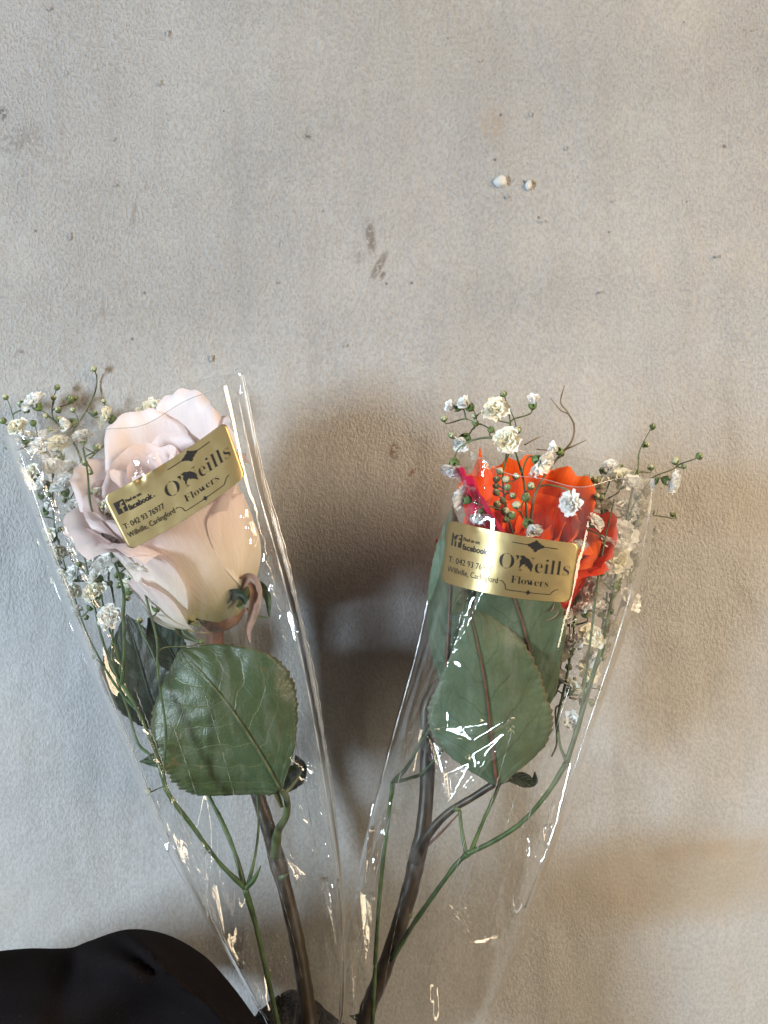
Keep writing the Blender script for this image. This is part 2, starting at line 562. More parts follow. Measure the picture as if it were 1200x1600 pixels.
# ------------------------------------------------------------------ the wall
def build_wall():
    nx, nz = 300, 360
    X = np.linspace(-0.42, 0.42, nx)
    Z = np.linspace(-0.50, 0.50, nz)
    verts = []
    for z in Z:
        for x in X:
            h = 0.0022 * noise.noise(Vector((x * 9, 0, z * 7))) + 0.0009 * noise.noise(Vector((x * 32, 3, z * 20)))
            h += 0.0004 * noise.noise(Vector((x * 120, 7, z * 70)))
            verts.append((x, -h, z))
    # a chipped hollow at the left edge
    c = P(18, 875, 0)
    out = []
    for (x, y, z) in verts:
        dx, dz = (x - c.x), (z - c.z)
        r = math.hypot(dx / 0.009, dz / 0.006)
        y += 0.0012 * math.exp(-r ** 2 * 1.2) * (1 + 0.5 * noise.noise(Vector((x * 300, 0, z * 300))))
        out.append((x, y, z))
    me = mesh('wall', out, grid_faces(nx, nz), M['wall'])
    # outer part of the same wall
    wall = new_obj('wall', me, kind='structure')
    b = 1.5
    vv = [(-b, 0.004, -b), (b, 0.004, -b), (b, 0.004, b), (-b, 0.004, b), (-b, 0.12, -b), (b, 0.12, -b), (b, 0.12, b), (-b, 0.12, b)]
    ff = [(0, 1, 2, 3), (5, 4, 7, 6), (4, 5, 1, 0), (3, 2, 6, 7), (4, 0, 3, 7), (1, 5, 6, 2)]
    new_obj('masonry', mesh('masonry', vv, ff, M['wall'], smooth=False), wall)
    return wall


wall = build_wall()


def blob(px, py, rx, rz, h, ang=0, seed=0, mat='blob', lumps=1.0):
    nu, nv = 14, 6
    if h <= 5:
        rx, rz, h = rx * 0.5, rz * 0.5, h * 0.6
    c = P(px, py, 0)
    s = .000272
    vs, fs = [], []
    for j in range(nv):
        r = j / (nv - 1)
        for i in range(nu):
            a = 2 * math.pi * i / nu
            k = 1 + 0.35 * lumps * noise.noise(Vector((math.cos(a) * 1.5 + seed * 7, math.sin(a) * 1.5, seed)))
            x, z = math.cos(a) * r * rx * s * k, math.sin(a) * r * rz * s * k
            hh = (0.8 if h > 5 else 0.35) * h * s * math.sqrt(max(0, 1 - r * r)) * (1 + 0.5 * lumps * noise.noise(Vector((x * 900 + seed * 3, z * 900, 1))))
            ca, sa = math.cos(R(ang)), math.sin(R(ang))
            vs.append((c.x + x * ca - z * sa, -hh + (0.0008 if r == 1 else -0.0004), c.z + x * sa + z * ca))
    fs = grid_faces(nu, nv, True)
    new_obj('paint_blob', mesh('paint_blob', vs, fs, M['blob' if h > 5 else 'wall']), wall)


for i, a in enumerate([(783, 284, 12, 9, 9), (826, 289, 5, 8, 6), (750, 96, 7, 4, 4, 30), (990, 197, 6, 5, 5), (829, 180, 5, 9, 3),
                       (792, 308, 5, 5, 3), (847, 346, 5, 4, 3), (937, 456, 6, 3, 3), (1164, 47, 4, 3, 3), (1175, 48, 4, 3, 3), (957, 314, 5, 4, 2, 20),
                       (435, 384, 3, 14, 3, -8), (343, 214, 4, 12, 2.5), (181, 290, 3, 4, 3), (301, 205, 3, 4, 2.5), (178, 218, 4, 6, 2.5),
                       (77, 14, 6, 6, 3), (508, 222, 7, 5, 2, -40), (250, 130, 5, 10, 2), (262, 52, 4, 12, 2), (104, 115, 5, 7, 2),
                       (540, 540, 4, 6, 1.6), (110, 370, 4, 14, 1.8), (884, 232, 4, 7, 1.6),
                       (650, 130, 5, 8, 1.6), (1040, 120, 4, 6, 1.5), (1120, 400, 4, 5, 1.5), (330, 560, 5, 12, 2)]):
    blob(*a, **({'seed': i}))


# ------------------------------------------------------------------ rose heads
def petal_mesh(name, phi, W, Rad, H, mat, flare=0.0, curl=0.0, ruffle=0.04, seed=0, z0=0.0, point=0.0, side=0.0, tilt=0.0, nu=23, nv=26, belly=0.55, notch=0.0, base_r=0.16):
    """one petal wrapped round the axis; everything in millimetres"""
    vs, uvs = [], []
    for j in range(nv):
        v = j / (nv - 1)
        for i in range(nu):
            u = -1 + 2 * i / (nu - 1)
            au = abs(u)
            wv = 0.30 + 0.70 * math.sin(min(1.0, v / 0.62) * math.pi / 2)
            if v > 0.62:
                q = (v - 0.62) / 0.38
                wv *= math.sqrt(max(0.0, 1 - 0.55 * q ** 2.6))
            th = phi + u * W * wv
            zt = H * (1 - 0.12 * au ** 2.6 + point * max(0, 1 - au * 3.0) - notch * max(0, 1 - au * 3.5))
            z = z0 + v * zt
            b = base_r + (1 - base_r) * math.sin(min(1, v / belly) * math.pi / 2) ** 0.9
            r = Rad * b
            if v > belly:
                q = (v - belly) / (1 - belly)
                r += Rad * (flare * q ** 1.6)
            # rolled lip
            if v > 0.80 and curl:
                q = (v - 0.80) / 0.20
                r += Rad * curl * q ** 2
                z -= H * 0.55 * curl * q ** 2.4
            r += Rad * side * au ** 3 * (0.3 + v)
            r *= 1 + tilt * u
            n1 = noise.noise(Vector((u * 1.3 + seed * 5.3, v * 1.5, seed * 1.7)))
            n2 = noise.noise(Vector((u * 4.0 + seed * 2.1, v * 2.2, seed * 3.1)))
            r += Rad * (ruffle * 2.2 * n1 * v + ruffle * 1.5 * n2 * v ** 2)
            z += H * ruffle * 0.9 * noise.noise(Vector((u * 2.6 + seed, 4, seed))) * v ** 2
            vs.append((r * math.cos(th) * 0.001, r * math.sin(th) * 0.001, z * 0.001))
            uvs.append(((u + 1) / 2, v))
    return mesh(name, vs, grid_faces(nu, nv), mat, uvs)


def frame(base, axis, roll=0.0):
    z = Vector(axis).normalized()
    y = Vector((0, 1, 0))
    x = y.cross(z).normalized()
    y = z.cross(x)
    m = Matrix((x, y, z)).transposed().to_4x4()
    return Matrix.Translation(base) @ m @ Matrix.Rotation(R(roll), 4, 'Z')


def rose_head(root, base, axis, rings, roll=0):
    F = frame(base, axis, roll)
    k = 0
    for ring in rings:
        n = ring['n']
        for i in range(n):
            k += 1
            a = dict(phi=R(ring.get('a0', 0)) + 2 * math.pi * i / n + random.uniform(-1, 1) * ring.get('jit', 0.12), W=ring['W'] * random.uniform(0.92, 1.08), Rad=ring['R'] * random.uniform(0.96, 1.04),
                     H=ring['H'] * random.uniform(0.96, 1.03), flare=ring.get('flare', 0) + random.uniform(-.03, .03), curl=ring.get('curl', 0) * random.uniform(0.5, 1.4),
                     ruffle=ring.get('ruffle', 0.04), seed=k * 1.37, z0=ring.get('z0', 0), point=ring.get('point', 0), side=ring.get('side', 0), tilt=ring.get('tilt', 0.0), notch=ring.get('notch', 0), base_r=ring.get('base_r', 0.16))
            mt = ring['mat'][i % len(ring['mat'])] if isinstance(ring['mat'], list) else ring['mat']
            me = petal_mesh('petal', mat=M[mt], name='petal', **{x: y for x, y in a.items()}) if False else petal_mesh('petal', a.pop('phi'), a.pop('W'), a.pop('Rad'), a.pop('H'), M[mt], **a)
            o = new_obj('petal', me, root)
            o.matrix_local = root.matrix_world.inverted() @ F
    return F


def place_petal(root, F, phi, W, Rad, H, mat, label=None, **kw):
    o = new_obj('petal', petal_mesh('petal', R(phi), W, Rad, H, M[mat], **kw), root)
    o.matrix_local = root.matrix_world.inverted() @ F
    if label:
        o['label'] = label
    return o


# ------------------------------------------------------------------ leaves
def leaf(root, name, mid, wl, wr, mat, cup=(0, 0), tilt=0.0, teeth=20, tooth=0.035, nt=110, nu=12, wave=1.0, seed=0, label=None, twist=None, thick=0.35):
    """mid: photo-space midrib points (px, py, mm) from base to tip; wl / wr: half widths in px along it"""
    c = catmull(mid, 24)
    seg = np.linalg.norm(np.diff(c[:, :2], axis=0), axis=1)
    s = np.concatenate([[0], np.cumsum(seg)])
    s /= s[-1]
    T = np.linspace(0, 1, nt)
    cx, cy, cd = (np.interp(T, s, c[:, i]) for i in range(3))
    tx, ty = np.gradient(cx), np.gradient(cy)
    ln = np.hypot(tx, ty)
    tx, ty = tx / ln, ty / ln
    kern = np.ones(9) / 9
    tx = np.convolve(np.pad(tx, 4, 'edge'), kern, 'valid')
    ty = np.convolve(np.pad(ty, 4, 'edge'), kern, 'valid')

    def width(w):
        cc = catmull([(i / (len(w) - 1), x) for i, x in enumerate(w)], 12)
        return np.interp(T, cc[:, 0], np.maximum(cc[:, 1], 0))
    WL, WR = width(wl), width(wr)
    vs, uvs = [], []
    for j in range(nt):
        t = T[j]
        saw = (t * teeth) % 1.0
        for i in range(-nu, nu + 1):
            u = i / nu
            W = WL[j] if u < 0 else WR[j]
            k = abs(u)
            tw = 1 + tooth * (saw - 0.5) * 2 * (k ** 6) * (1 if 0.04 < t < 0.97 else 0) * (1 + .7 * math.sin(int(t * teeth) * 2.7 + seed))
            off = u * W * tw
            # forward sweep of the sides gives the rounded base of a leaflet
            fw = 0.10 * W * k ** 2 * (1 if t > 0.02 else 0)
            x = cx[j] - ty[j] * -off - tx[j] * 0 + tx[j] * fw
            y = cy[j] + tx[j] * -off * -1 * -1 + ty[j] * fw
            # normal to the midrib in the picture plane: (-ty, tx)
            x = cx[j] + ty[j] * off + tx[j] * fw
            y = cy[j] - tx[j] * off + ty[j] * fw
            d = cd[j] + (cup[0] if u < 0 else cup[1]) * k ** 1.5 * (W / max(1, max(WL.max(), WR.max()))) + tilt * u
            ph = (t - 0.30 * k ** 1.3) * 7 + (0.23 if u > 0 else -0.23)
            d += 0.20 * math.cos(2 * math.pi * (ph - 0.0)) * min(1, k * 3) * (1 - 0.4 * k)
            d += wave * 2.2 * noise.noise(Vector((x * 0.014 + seed, y * 0.014, seed))) * (0.3 + k)
            d += wave * 0.9 * noise.noise(Vector((x * 0.045 + seed, y * 0.045, 3))) * k
            d -= 0.5 * math.exp(-(k / 0.06) ** 2)
            if twist:
                d += twist(t, u)
            vs.append(P(x, y, d))
            uvs.append(((u + 1) / 2, t))
    o = new_obj(name, mesh(name, vs, grid_faces(2 * nu + 1, nt), M[mat], uvs), root)
    sm = o.modifiers.new('thickness', 'SOLIDIFY')
    sm.thickness = thick * 0.001
    sm.offset = 0
    if label:
        o['label'] = label
    # raised midrib
    idx = range(0, nt - 4, 3)
    pts = [P(cx[j], cy[j], cd[j] + 0.35 + wave * 2.2 * noise.noise(Vector((cx[j] * 0.014 + seed, cy[j] * 0.014, seed))) * 0.3 + (twist(T[j], 0) if twist else 0)) for j in idx]
    rad = [0.00055 * (1 - 0.8 * T[j]) for j in idx]
    g = tube_geo(pts, rad, 6)
    new_obj('midrib', mesh('midrib', g[0], g[1], M['sepal'] if mat == 'leaf_dark' else M['rose_stem_red'] if mat == 'leaf_pale' else M['leaf_deep'], g[2]), o)
    return o


def stem(root, name, pts, radii, mat, sides=12, n=10, wob=0.12, label=None):
    c = catmull([tuple(p) + (r,) for p, r in zip(pts, radii)], n)
    g = tube_geo([P(*q[:3]) for q in c], [q[3] * 0.001 for q in c], sides, wob)
    o = new_obj(name, mesh(name, g[0], g[1], M[mat], g[2]), root)
    if label:
        o['label'] = label
    return o


def blade(root, name, mid, wmax, mat, roll=0.5, label=None):
    """a narrow curled sepal"""
    c = catmull(mid, 10)
    n = len(c)
    vs, uvs = [], []
    for j in range(n):
        t = j / (n - 1)
        a = c[min(j + 1, n - 1)] - c[max(j - 1, 0)]
        l = math.hypot(a[0], a[1]) or 1
        nx, ny = a[1] / l, -a[0] / l
        W = wmax * (math.sin(math.pi * min(1, 0.15 + t * 0.85)) ** 0.7 + 0.02)
        for i in range(-3, 4):
            u = i / 3
            ang = roll * u + 1.2 * t
            vs.append(P(c[j][0] + nx * W * u * math.cos(ang * .5), c[j][1] + ny * W * u * math.cos(ang * .5), c[j][2] + W * 0.25 * (u * math.sin(ang) + 0.8 * u * u)))
            uvs.append(((u + 1) / 2, t))
    o = new_obj(name, mesh(name, vs, grid_faces(7, n), M[mat], uvs), root)
    if label:
        o['label'] = label
    return o


# ------------------------------------------------------------------ white rose
PR = P(346, 950, 34)
white = empty('rose', PR, label='blush white rose head-up in the left clear sleeve, behind the slanted gold sticker', category='rose', group='wrapped single roses')
bpy.context.view_layer.update()
axisW = Vector((-0.30, -0.50, 0.81))
W_R = [
    dict(n=4, R=24.5, H=63, W=1.15, a0=290, base_r=0.42, flare=0.08, curl=0.12, ruffle=0.03, side=0.03, mat='white_petal', tilt=0.04),
    dict(n=4, R=22.5, H=68, W=1.12, a0=224, base_r=0.4, flare=0.14, curl=0.14, ruffle=0.04, mat='white_petal', tilt=0.07),
    dict(n=4, R=20, H=71, W=1.12, a0=165, flare=0.10, curl=0.12, ruffle=0.04, mat='white_petal', tilt=0.10),
    dict(n=3, R=16.5, H=72, W=1.35, a0=245, flare=0.06, curl=0.12, ruffle=0.04, mat='white_petal', tilt=0.13),
    dict(n=3, R=12.5, H=72, W=1.40, a0=190, flare=0.02, curl=0.10, ruffle=0.035, mat='white_petal', tilt=0.16),
    dict(n=3, R=8.5, H=71, W=1.50, a0=250, flare=-0.02, curl=0.08, ruffle=0.035, mat='white_petal', tilt=0.2),
    dict(n=2, R=4.5, H=70, W=2.0, a0=200, flare=-0.08, curl=0.06, ruffle=0.03, mat='white_petal', tilt=0.25),
]
FW = rose_head(white, PR, axisW, W_R)
# outer petals that have fallen open
place_petal(white, FW, 188, 0.85, 24.5, 67, 'white_petal', seed=21, flare=0.30, curl=0.20, ruffle=0.045, belly=0.5, base_r=0.3, label='outer petal rolled open to the left')
place_petal(white, FW, 222, 0.80, 25, 61, 'white_petal', seed=25, flare=0.14, curl=0.18, ruffle=0.035, belly=0.5, base_r=0.42)
place_petal(white, FW, 150, 0.80, 23, 75, 'white_petal', seed=26, flare=0.26, curl=0.14, ruffle=0.05, belly=0.5)
place_petal(white, FW, -16, 0.80, 25, 66, 'white_petal', seed=23, flare=0.12, curl=0.20, ruffle=0.035, belly=0.5, base_r=0.42)
place_petal(white, FW, 232, 0.36, 26.5, 42, 'white_petal', seed=29, flare=0.05, curl=0.02, ruffle=0.04, belly=0.6, z0=-4, base_r=0.35, label='narrow outer petal low on the left of the cup')
place_petal(white, FW, 52, 0.85, 23, 86, 'white_petal', seed=27, flare=0.22, curl=0.14, ruffle=0.06, belly=0.5)
place_petal(white, FW, 98, 0.85, 22, 84, 'white_petal', seed=28, flare=0.18, curl=0.14, ruffle=0.06, belly=0.5)
place_petal(white, FW, 14, 0.80, 24, 77, 'white_petal', seed=30, flare=0.18, curl=0.18, ruffle=0.05, belly=0.5)
stem(white, 'stem', [(486, 1625, 38), (480, 1570, 36), (466, 1480, 33), (448, 1400, 30), (432, 1340, 28), (418, 1290, 28), (398, 1225, 26), (370, 1120, 27), (346, 1040, 30), (336, 990, 31), (333, 958, 32)],
     [3.3, 3.2, 3.0, 2.95, 3.3, 2.9, 2.8, 2.7, 2.8, 3.1, 4.2], 'rose_stem', 14, wob=0.10, label='dark brown rose stem')
stem(white, 'neck', [(346, 1040, 30), (337, 1000, 31), (332, 970, 32), (331, 950, 33)], [2.85, 3.2, 4.6, 7.5], 'rose_stem_red', 14, label='reddish neck of the stem')
o = stem(white, 'hip', [(330, 972, 33), (336, 962, 36), (343, 950, 37), (348, 938, 36)], [4.0, 8.0, 10.5, 10.0], 'sepal_red', 18, label='pink flushed hip under the petals')
blade(white, 'sepal', [(352, 948, 50), (385, 905, 58), (400, 920, 60), (397, 955, 57), (388, 985, 54), (391, 1005, 53)], 10, 'sepal_red', 0.4)
blade(white, 'sepal', [(372, 950, 54), (400, 915, 52), (418, 932, 50), (421, 965, 48)], 8, 'sepal')
blade(white, 'sepal', [(318, 958, 46), (292, 965, 50), (285, 985, 52), (310, 1003, 54)], 12, 'sepal')
blade(white, 'sepal', [(330, 955, 44), (360, 930, 56), (378, 930, 60), (384, 945, 60)], 9, 'leaf_deep')
blade(white, 'sepal', [(385, 950, 52), (400, 962, 50), (422, 965, 50)], 2.5, 'sepal')
stem(white, 'petiole', [(430, 1338, 30), (434, 1300, 33), (447, 1275, 38), (448, 1248, 44), (438, 1232, 48)], [2.2, 1.6, 1.4, 1.3, 1.0], 'rose_stem_green', 10)
blade(white, 'stipule', [(441, 1262, 44), (430, 1238, 46), (418, 1244, 46)], 5, 'sepal')
stem(white, 'leaf_stalk', [(444, 1240, 46), (462, 1220, 42), (470, 1205, 38)], [0.9, 0.8, 0.6], 'rose_stem_green', 8)

leaf(white, 'leaf', [(438, 1234, 49), (408, 1180, 52), (362, 1110, 53), (318, 1055, 50), (281, 1016, 46)],
     [4, 48, 82, 104, 106, 84, 50, 2], [14, 108, 136, 138, 134, 116, 78, 3], 'leaf_dark', cup=(-4, -5), seed=2.0, teeth=30, tooth=0.02, label='broad dark green leaf with toothed edge in front of the stem')
leaf(white, 'leaf', [(402, 1190, 44), (350, 1186, 46), (285, 1187, 45), (218, 1190, 42)],
     [40, 66, 62, 44, 20, 0], [10, 20, 30, 26, 14, 0], 'leaf_dark', cup=(2, 0), seed=5.0, teeth=18, label='pointed green leaf low behind the broad one')
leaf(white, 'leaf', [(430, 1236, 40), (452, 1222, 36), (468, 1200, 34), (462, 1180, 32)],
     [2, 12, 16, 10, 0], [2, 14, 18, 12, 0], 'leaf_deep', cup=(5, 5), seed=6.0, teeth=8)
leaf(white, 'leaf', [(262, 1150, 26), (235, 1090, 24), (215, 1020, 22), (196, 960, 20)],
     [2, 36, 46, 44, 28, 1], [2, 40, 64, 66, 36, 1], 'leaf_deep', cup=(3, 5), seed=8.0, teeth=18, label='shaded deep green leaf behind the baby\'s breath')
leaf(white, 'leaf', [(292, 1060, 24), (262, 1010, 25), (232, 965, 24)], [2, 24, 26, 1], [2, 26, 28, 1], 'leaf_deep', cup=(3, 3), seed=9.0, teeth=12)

# ------------------------------------------------------------------ orange rose
PO = P(792, 1010, 22)
orange = empty('rose', PO, label='bright orange rose with a crimson outer petal in the right clear sleeve', category='rose', group='wrapped single roses')
bpy.context.view_layer.update()
axisO = Vector((0.10, -0.58, 0.81))
O_R = [
    dict(n=4, R=18.5, H=56, W=1.10, a0=262, flare=0.22, curl=0.10, ruffle=0.05, mat='red_petal', tilt=0.05),
    dict(n=4, R=18.5, H=62, W=1.15, a0=214, flare=0.24, curl=0.16, ruffle=0.06, mat='red_petal', tilt=0.07),
    dict(n=4, R=18, H=66, W=1.15, a0=175, flare=0.20, curl=0.18, ruffle=0.07, mat='orange_petal', tilt=0.08),
    dict(n=4, R=15.5, H=68, W=1.20, a0=230, flare=0.18, curl=0.18, ruffle=0.07, mat='orange_petal', tilt=0.10, notch=0.02),
    dict(n=4, R=12.5, H=69, W=1.25, a0=200, flare=0.12, curl=0.18, ruffle=0.07, mat='orange_petal', tilt=0.12),
    dict(n=3, R=9.5, H=69, W=1.40, a0=250, flare=0.06, curl=0.16, ruffle=0.07, mat='orange_petal', tilt=0.15),
    dict(n=3, R=6.5, H=68, W=1.50, a0=290, flare=0.0, curl=0.12, ruffle=0.06, mat='orange_petal', tilt=0.15),
    dict(n=2, R=3.5, H=67, W=1.9, a0=250, flare=-0.05, curl=0.08, ruffle=0.06, mat='orange_petal', tilt=0.2),
]
FO = rose_head(orange, PO, axisO, O_R)
place_petal(orange, FO, 208, 0.80, 23.5, 90, 'magenta_petal', seed=31, flare=0.42, curl=0.03, ruffle=0.05, label='crimson outer petal standing up on the left')
place_petal(orange, FO, 236, 0.70, 22.5, 73, 'magenta_petal', seed=32, flare=0.22, curl=0.05, ruffle=0.07, label='crimson outer petal above the sticker')
place_petal(orange, FO, 150, 0.5, 21, 80, 'orange_petal', seed=33, flare=0.30, curl=0.05, ruffle=0.06, point=0.06)
place_petal(orange, FO, 100, 0.8, 20, 78, 'orange_petal', seed=37, flare=0.25, curl=0.10, ruffle=0.09)
place_petal(orange, FO, 60, 0.8, 20, 76, 'orange_petal', seed=38, flare=0.30, curl=0.12, ruffle=0.09)
place_petal(orange, FO, 330, 0.66, 21, 62, 'red_petal', seed=35, flare=0.24, curl=0.08, ruffle=0.08)
place_petal(orange, FO, 10, 0.66, 21, 68, 'red_petal', seed=34, flare=0.32, curl=0.10, ruffle=0.08)
place_petal(orange, FO, 182, 0.45, 22, 55, 'red_petal', seed=36, flare=0.50, curl=0.10, ruffle=0.06)
blade(orange, 'sepal', [(800, 985, 60), (845, 965, 68), (866, 955, 70), (872, 925, 70)], 8, 'sepal_red', label='dark red sepal by the leaf edge')
blade(orange, 'sepal', [(760, 1005, 36), (800, 985, 44), (840, 1000, 46)], 10, 'sepal')
stem(orange, 'hip', [(768, 1010, 31), (771, 1000, 33), (774, 990, 35), (776, 982, 37)], [3.5, 6.5, 8.0, 6.5], 'sepal', 14)
stem(orange, 'stem', [(566, 1630, 30), (574, 1580, 31), (594, 1530, 33), (616, 1470, 34), (638, 1400, 34), (652, 1340, 33), (662, 1290, 32), (667, 1230, 31), (668, 1160, 30), (668, 1100, 28), (700, 1055, 28), (740, 1025, 29), (769, 1008, 31)],
     [3.4, 3.2, 3.2, 3.1, 3.3, 3.4, 3.0, 2.9, 2.8, 2.7, 2.5, 2.5, 2.8], 'rose_stem', 14, wob=0.10, label='dark green brown rose stem leaning to the right')
stem(orange, 'side_branch', [(648, 1345, 35), (668, 1305, 40), (700, 1270, 45), (740, 1245, 50), (774, 1224, 54), (800, 1215, 54)], [2.6, 1.9, 1.4, 1.3, 1.3, 1.0], 'rose_stem', 10)
for (x, y, d, dx, dy) in ((641, 1430, 35, -16, -6), (712, 1262, 47, 10, 8), (686, 1000, 33, -10, -6), (560, 1590, 30, -14, -3), (438, 1372, 31, 14, -8), (657, 1328, 34, -14, -2)):
    owner = orange if x > 500 else white
    g = tube_geo([P(x, y, d), P(x + dx * .5, y + dy * .4, d + 1), P(x + dx, y + dy, d + 1.5)], [0.0016, 0.0008, 0.0001], 7)
    new_obj('thorn', mesh('thorn', g[0], g[1], M['rose_stem_green'], g[2]), owner)
stem(orange, 'stipule', [(664, 1325, 38), (690, 1300, 43), (716, 1272, 47)], [0.6, 0.5, 0.3], 'rose_stem_red', 6)

leaf(orange, 'leaf', [(776, 1226, 58), (768, 1160, 64), (760, 1085, 70), (748, 1015, 76), (730, 940, 78)],
     [10, 80, 99, 92, 84, 68, 38, 0], [6, 62, 92, 92, 70, 46, 22, 0], 'leaf_pale', cup=(-7, -5), seed=12.0, teeth=26, tooth=0.02, label='pale grey green leaf underside behind the bright crease')
leaf(orange, 'leaf', [(838, 1130, 50), (835, 1060, 60), (818, 980, 72), (790, 900, 80), (765, 855, 82)],
     [2, 30, 44, 62, 66, 52, 30, 0], [4, 70, 96, 94, 78, 62, 36, 0], 'leaf_pale', cup=(-3, -3), seed=14.0, teeth=24, tooth=0.02, label='grey green leaf below the straight sticker')
leaf(orange, 'leaf', [(696, 1085, 48), (700, 1000, 58), (704, 900, 66), (706, 790, 68)],
     [0, 36, 50, 52, 40, 22, 0], [0, 22, 32, 34, 30, 18, 0], 'leaf_pale', cup=(-2, -6), seed=16.0, teeth=24, tooth=0.02, label='upright grey green leaf along the left of the sleeve')
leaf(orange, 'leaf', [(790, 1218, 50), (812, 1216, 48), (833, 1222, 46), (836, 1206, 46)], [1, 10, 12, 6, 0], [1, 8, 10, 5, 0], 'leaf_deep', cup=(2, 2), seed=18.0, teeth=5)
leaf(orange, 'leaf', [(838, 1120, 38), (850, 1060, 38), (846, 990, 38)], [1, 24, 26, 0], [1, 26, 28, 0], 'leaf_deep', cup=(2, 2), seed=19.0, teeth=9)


# ------------------------------------------------------------------ baby's breath
def flower_mesh(name, mat, seed, npet=26, rad=4.8, openness=1.0):
    rnd = random.Random(seed)
    vs, fs, uvs = [], [], []
    for p in range(npet):
        q = p / npet
        layer = 1 - q
        el = R(12 + 70 * (q ** 0.9)) + rnd.uniform(-.16, .16)
        if openness < 1:
            el = el * openness + R(80) * (1 - openness)
        az = p * 2.39996 + rnd.uniform(-.2, .2)
        L = rad * (0.72 + 0.35 * layer) * rnd.uniform(0.85, 1.1)
        Wd = rad * 0.36 * rnd.uniform(0.8, 1.2)
        dirv = Vector((math.cos(az) * math.cos(el), math.sin(az) * math.cos(el), math.sin(el)))
        sidev = Vector((-math.sin(az), math.cos(az), 0))
        up = dirv.cross(sidev) * -1
        o = len(vs)
        nl, nw = 4, 5
        for j in range(nl):
            v = j / (nl - 1)
            for i in range(nw):
                u = -1 + 2 * i / (nw - 1)
                wv = Wd * (0.25 + 0.9 * math.sin(v * 1.9)) * u
                ll = L * v * (1 - 0.10 * (u * u) * v) - (L * 0.09 if (v == 1 and i == 2) else 0)
                pt = dirv * ll + sidev * wv + up * (rad * (0.10 * math.sin(u * 5 + seed + p) * v + 0.22 * v * v * rnd.uniform(-.6, 1)))
                pt += Vector((0, 0, rad * 0.25))
                vs.append(pt * 0.001)
                uvs.append(((u + 1) / 2, v))
        fs += [tuple(a + o for a in f) for f in grid_faces(nw, nl)]
    return mesh(name, vs, fs, M[mat], uvs)


def calyx_mesh(seed):
    vs, fs, uvs = [], [], []
    n, rows = 15, 6
    for j in range(rows):
        v = j / (rows - 1)
        for i in range(n):
            a = 2 * math.pi * i / n
            lobe = 0.5 + 0.5 * math.cos(5 * a)
            r = 0.35 + 1.35 * math.sin(v * 1.7) * (1 + 0.10 * lobe)
            z = -1.6 + v * (1.7 + 1.5 * lobe * v)
            vs.append((r * math.cos(a) * .001, r * math.sin(a) * .001, z * .001))
            uvs.append((i / n, v))
    fs = grid_faces(n, rows, True) + [tuple(reversed(range(n)))]
    return mesh('calyx', vs, fs, M['calyx'], uvs)


def bud_mesh(seed, tip):
    vs, fs, uvs = [], [], []
    n, rows = 15, 9
    for j in range(rows):
        v = j / (rows - 1)
        for i in range(n):
            a = 2 * math.pi * i / n
            rib = 0.5 + 0.5 * math.cos(5 * a + seed)
            r = math.sin(min(math.pi, 0.25 + v * 2.85)) ** 0.75 * (1 + 0.16 * rib)
            vs.append((r * math.cos(a) * .001, r * math.sin(a) * .001, (v * 2.25 - 0.9) * .001))
            uvs.append((i / n, v))
    fs = grid_faces(n, rows, True) + [tuple(reversed(range(n))), tuple(range((rows - 1) * n, rows * n))]
    me = mesh('bud', vs, fs, M['bud'], uvs)
    me.materials.append(M['budtip'])
    for p in me.polygons:
        z = sum(me.vertices[i].co.z for i in p.vertices) / len(p.vertices)
        c = sum((math.cos(5 * math.atan2(me.vertices[i].co.y, me.vertices[i].co.x) + seed) for i in p.vertices)) / len(p.vertices)
        if z > (0.0009 if c < 0.0 else 0.00135) - tip * 0.0008:
            p.material_index = 1
    return me


FLW = [flower_mesh('flower', 'bloom', s, 24) for s in range(4)] + [flower_mesh('flower', 'bloom_cream', s + 10, 26) for s in range(2)]
FLHALF = [flower_mesh('flower', 'bloom', s + 20, 18, 4.0, 0.35) for s in range(3)]
CAL = calyx_mesh(0)
BUD = [bud_mesh(0, 0.0), bud_mesh(1.2, 0.35), bud_mesh(2.4, 1.0)]


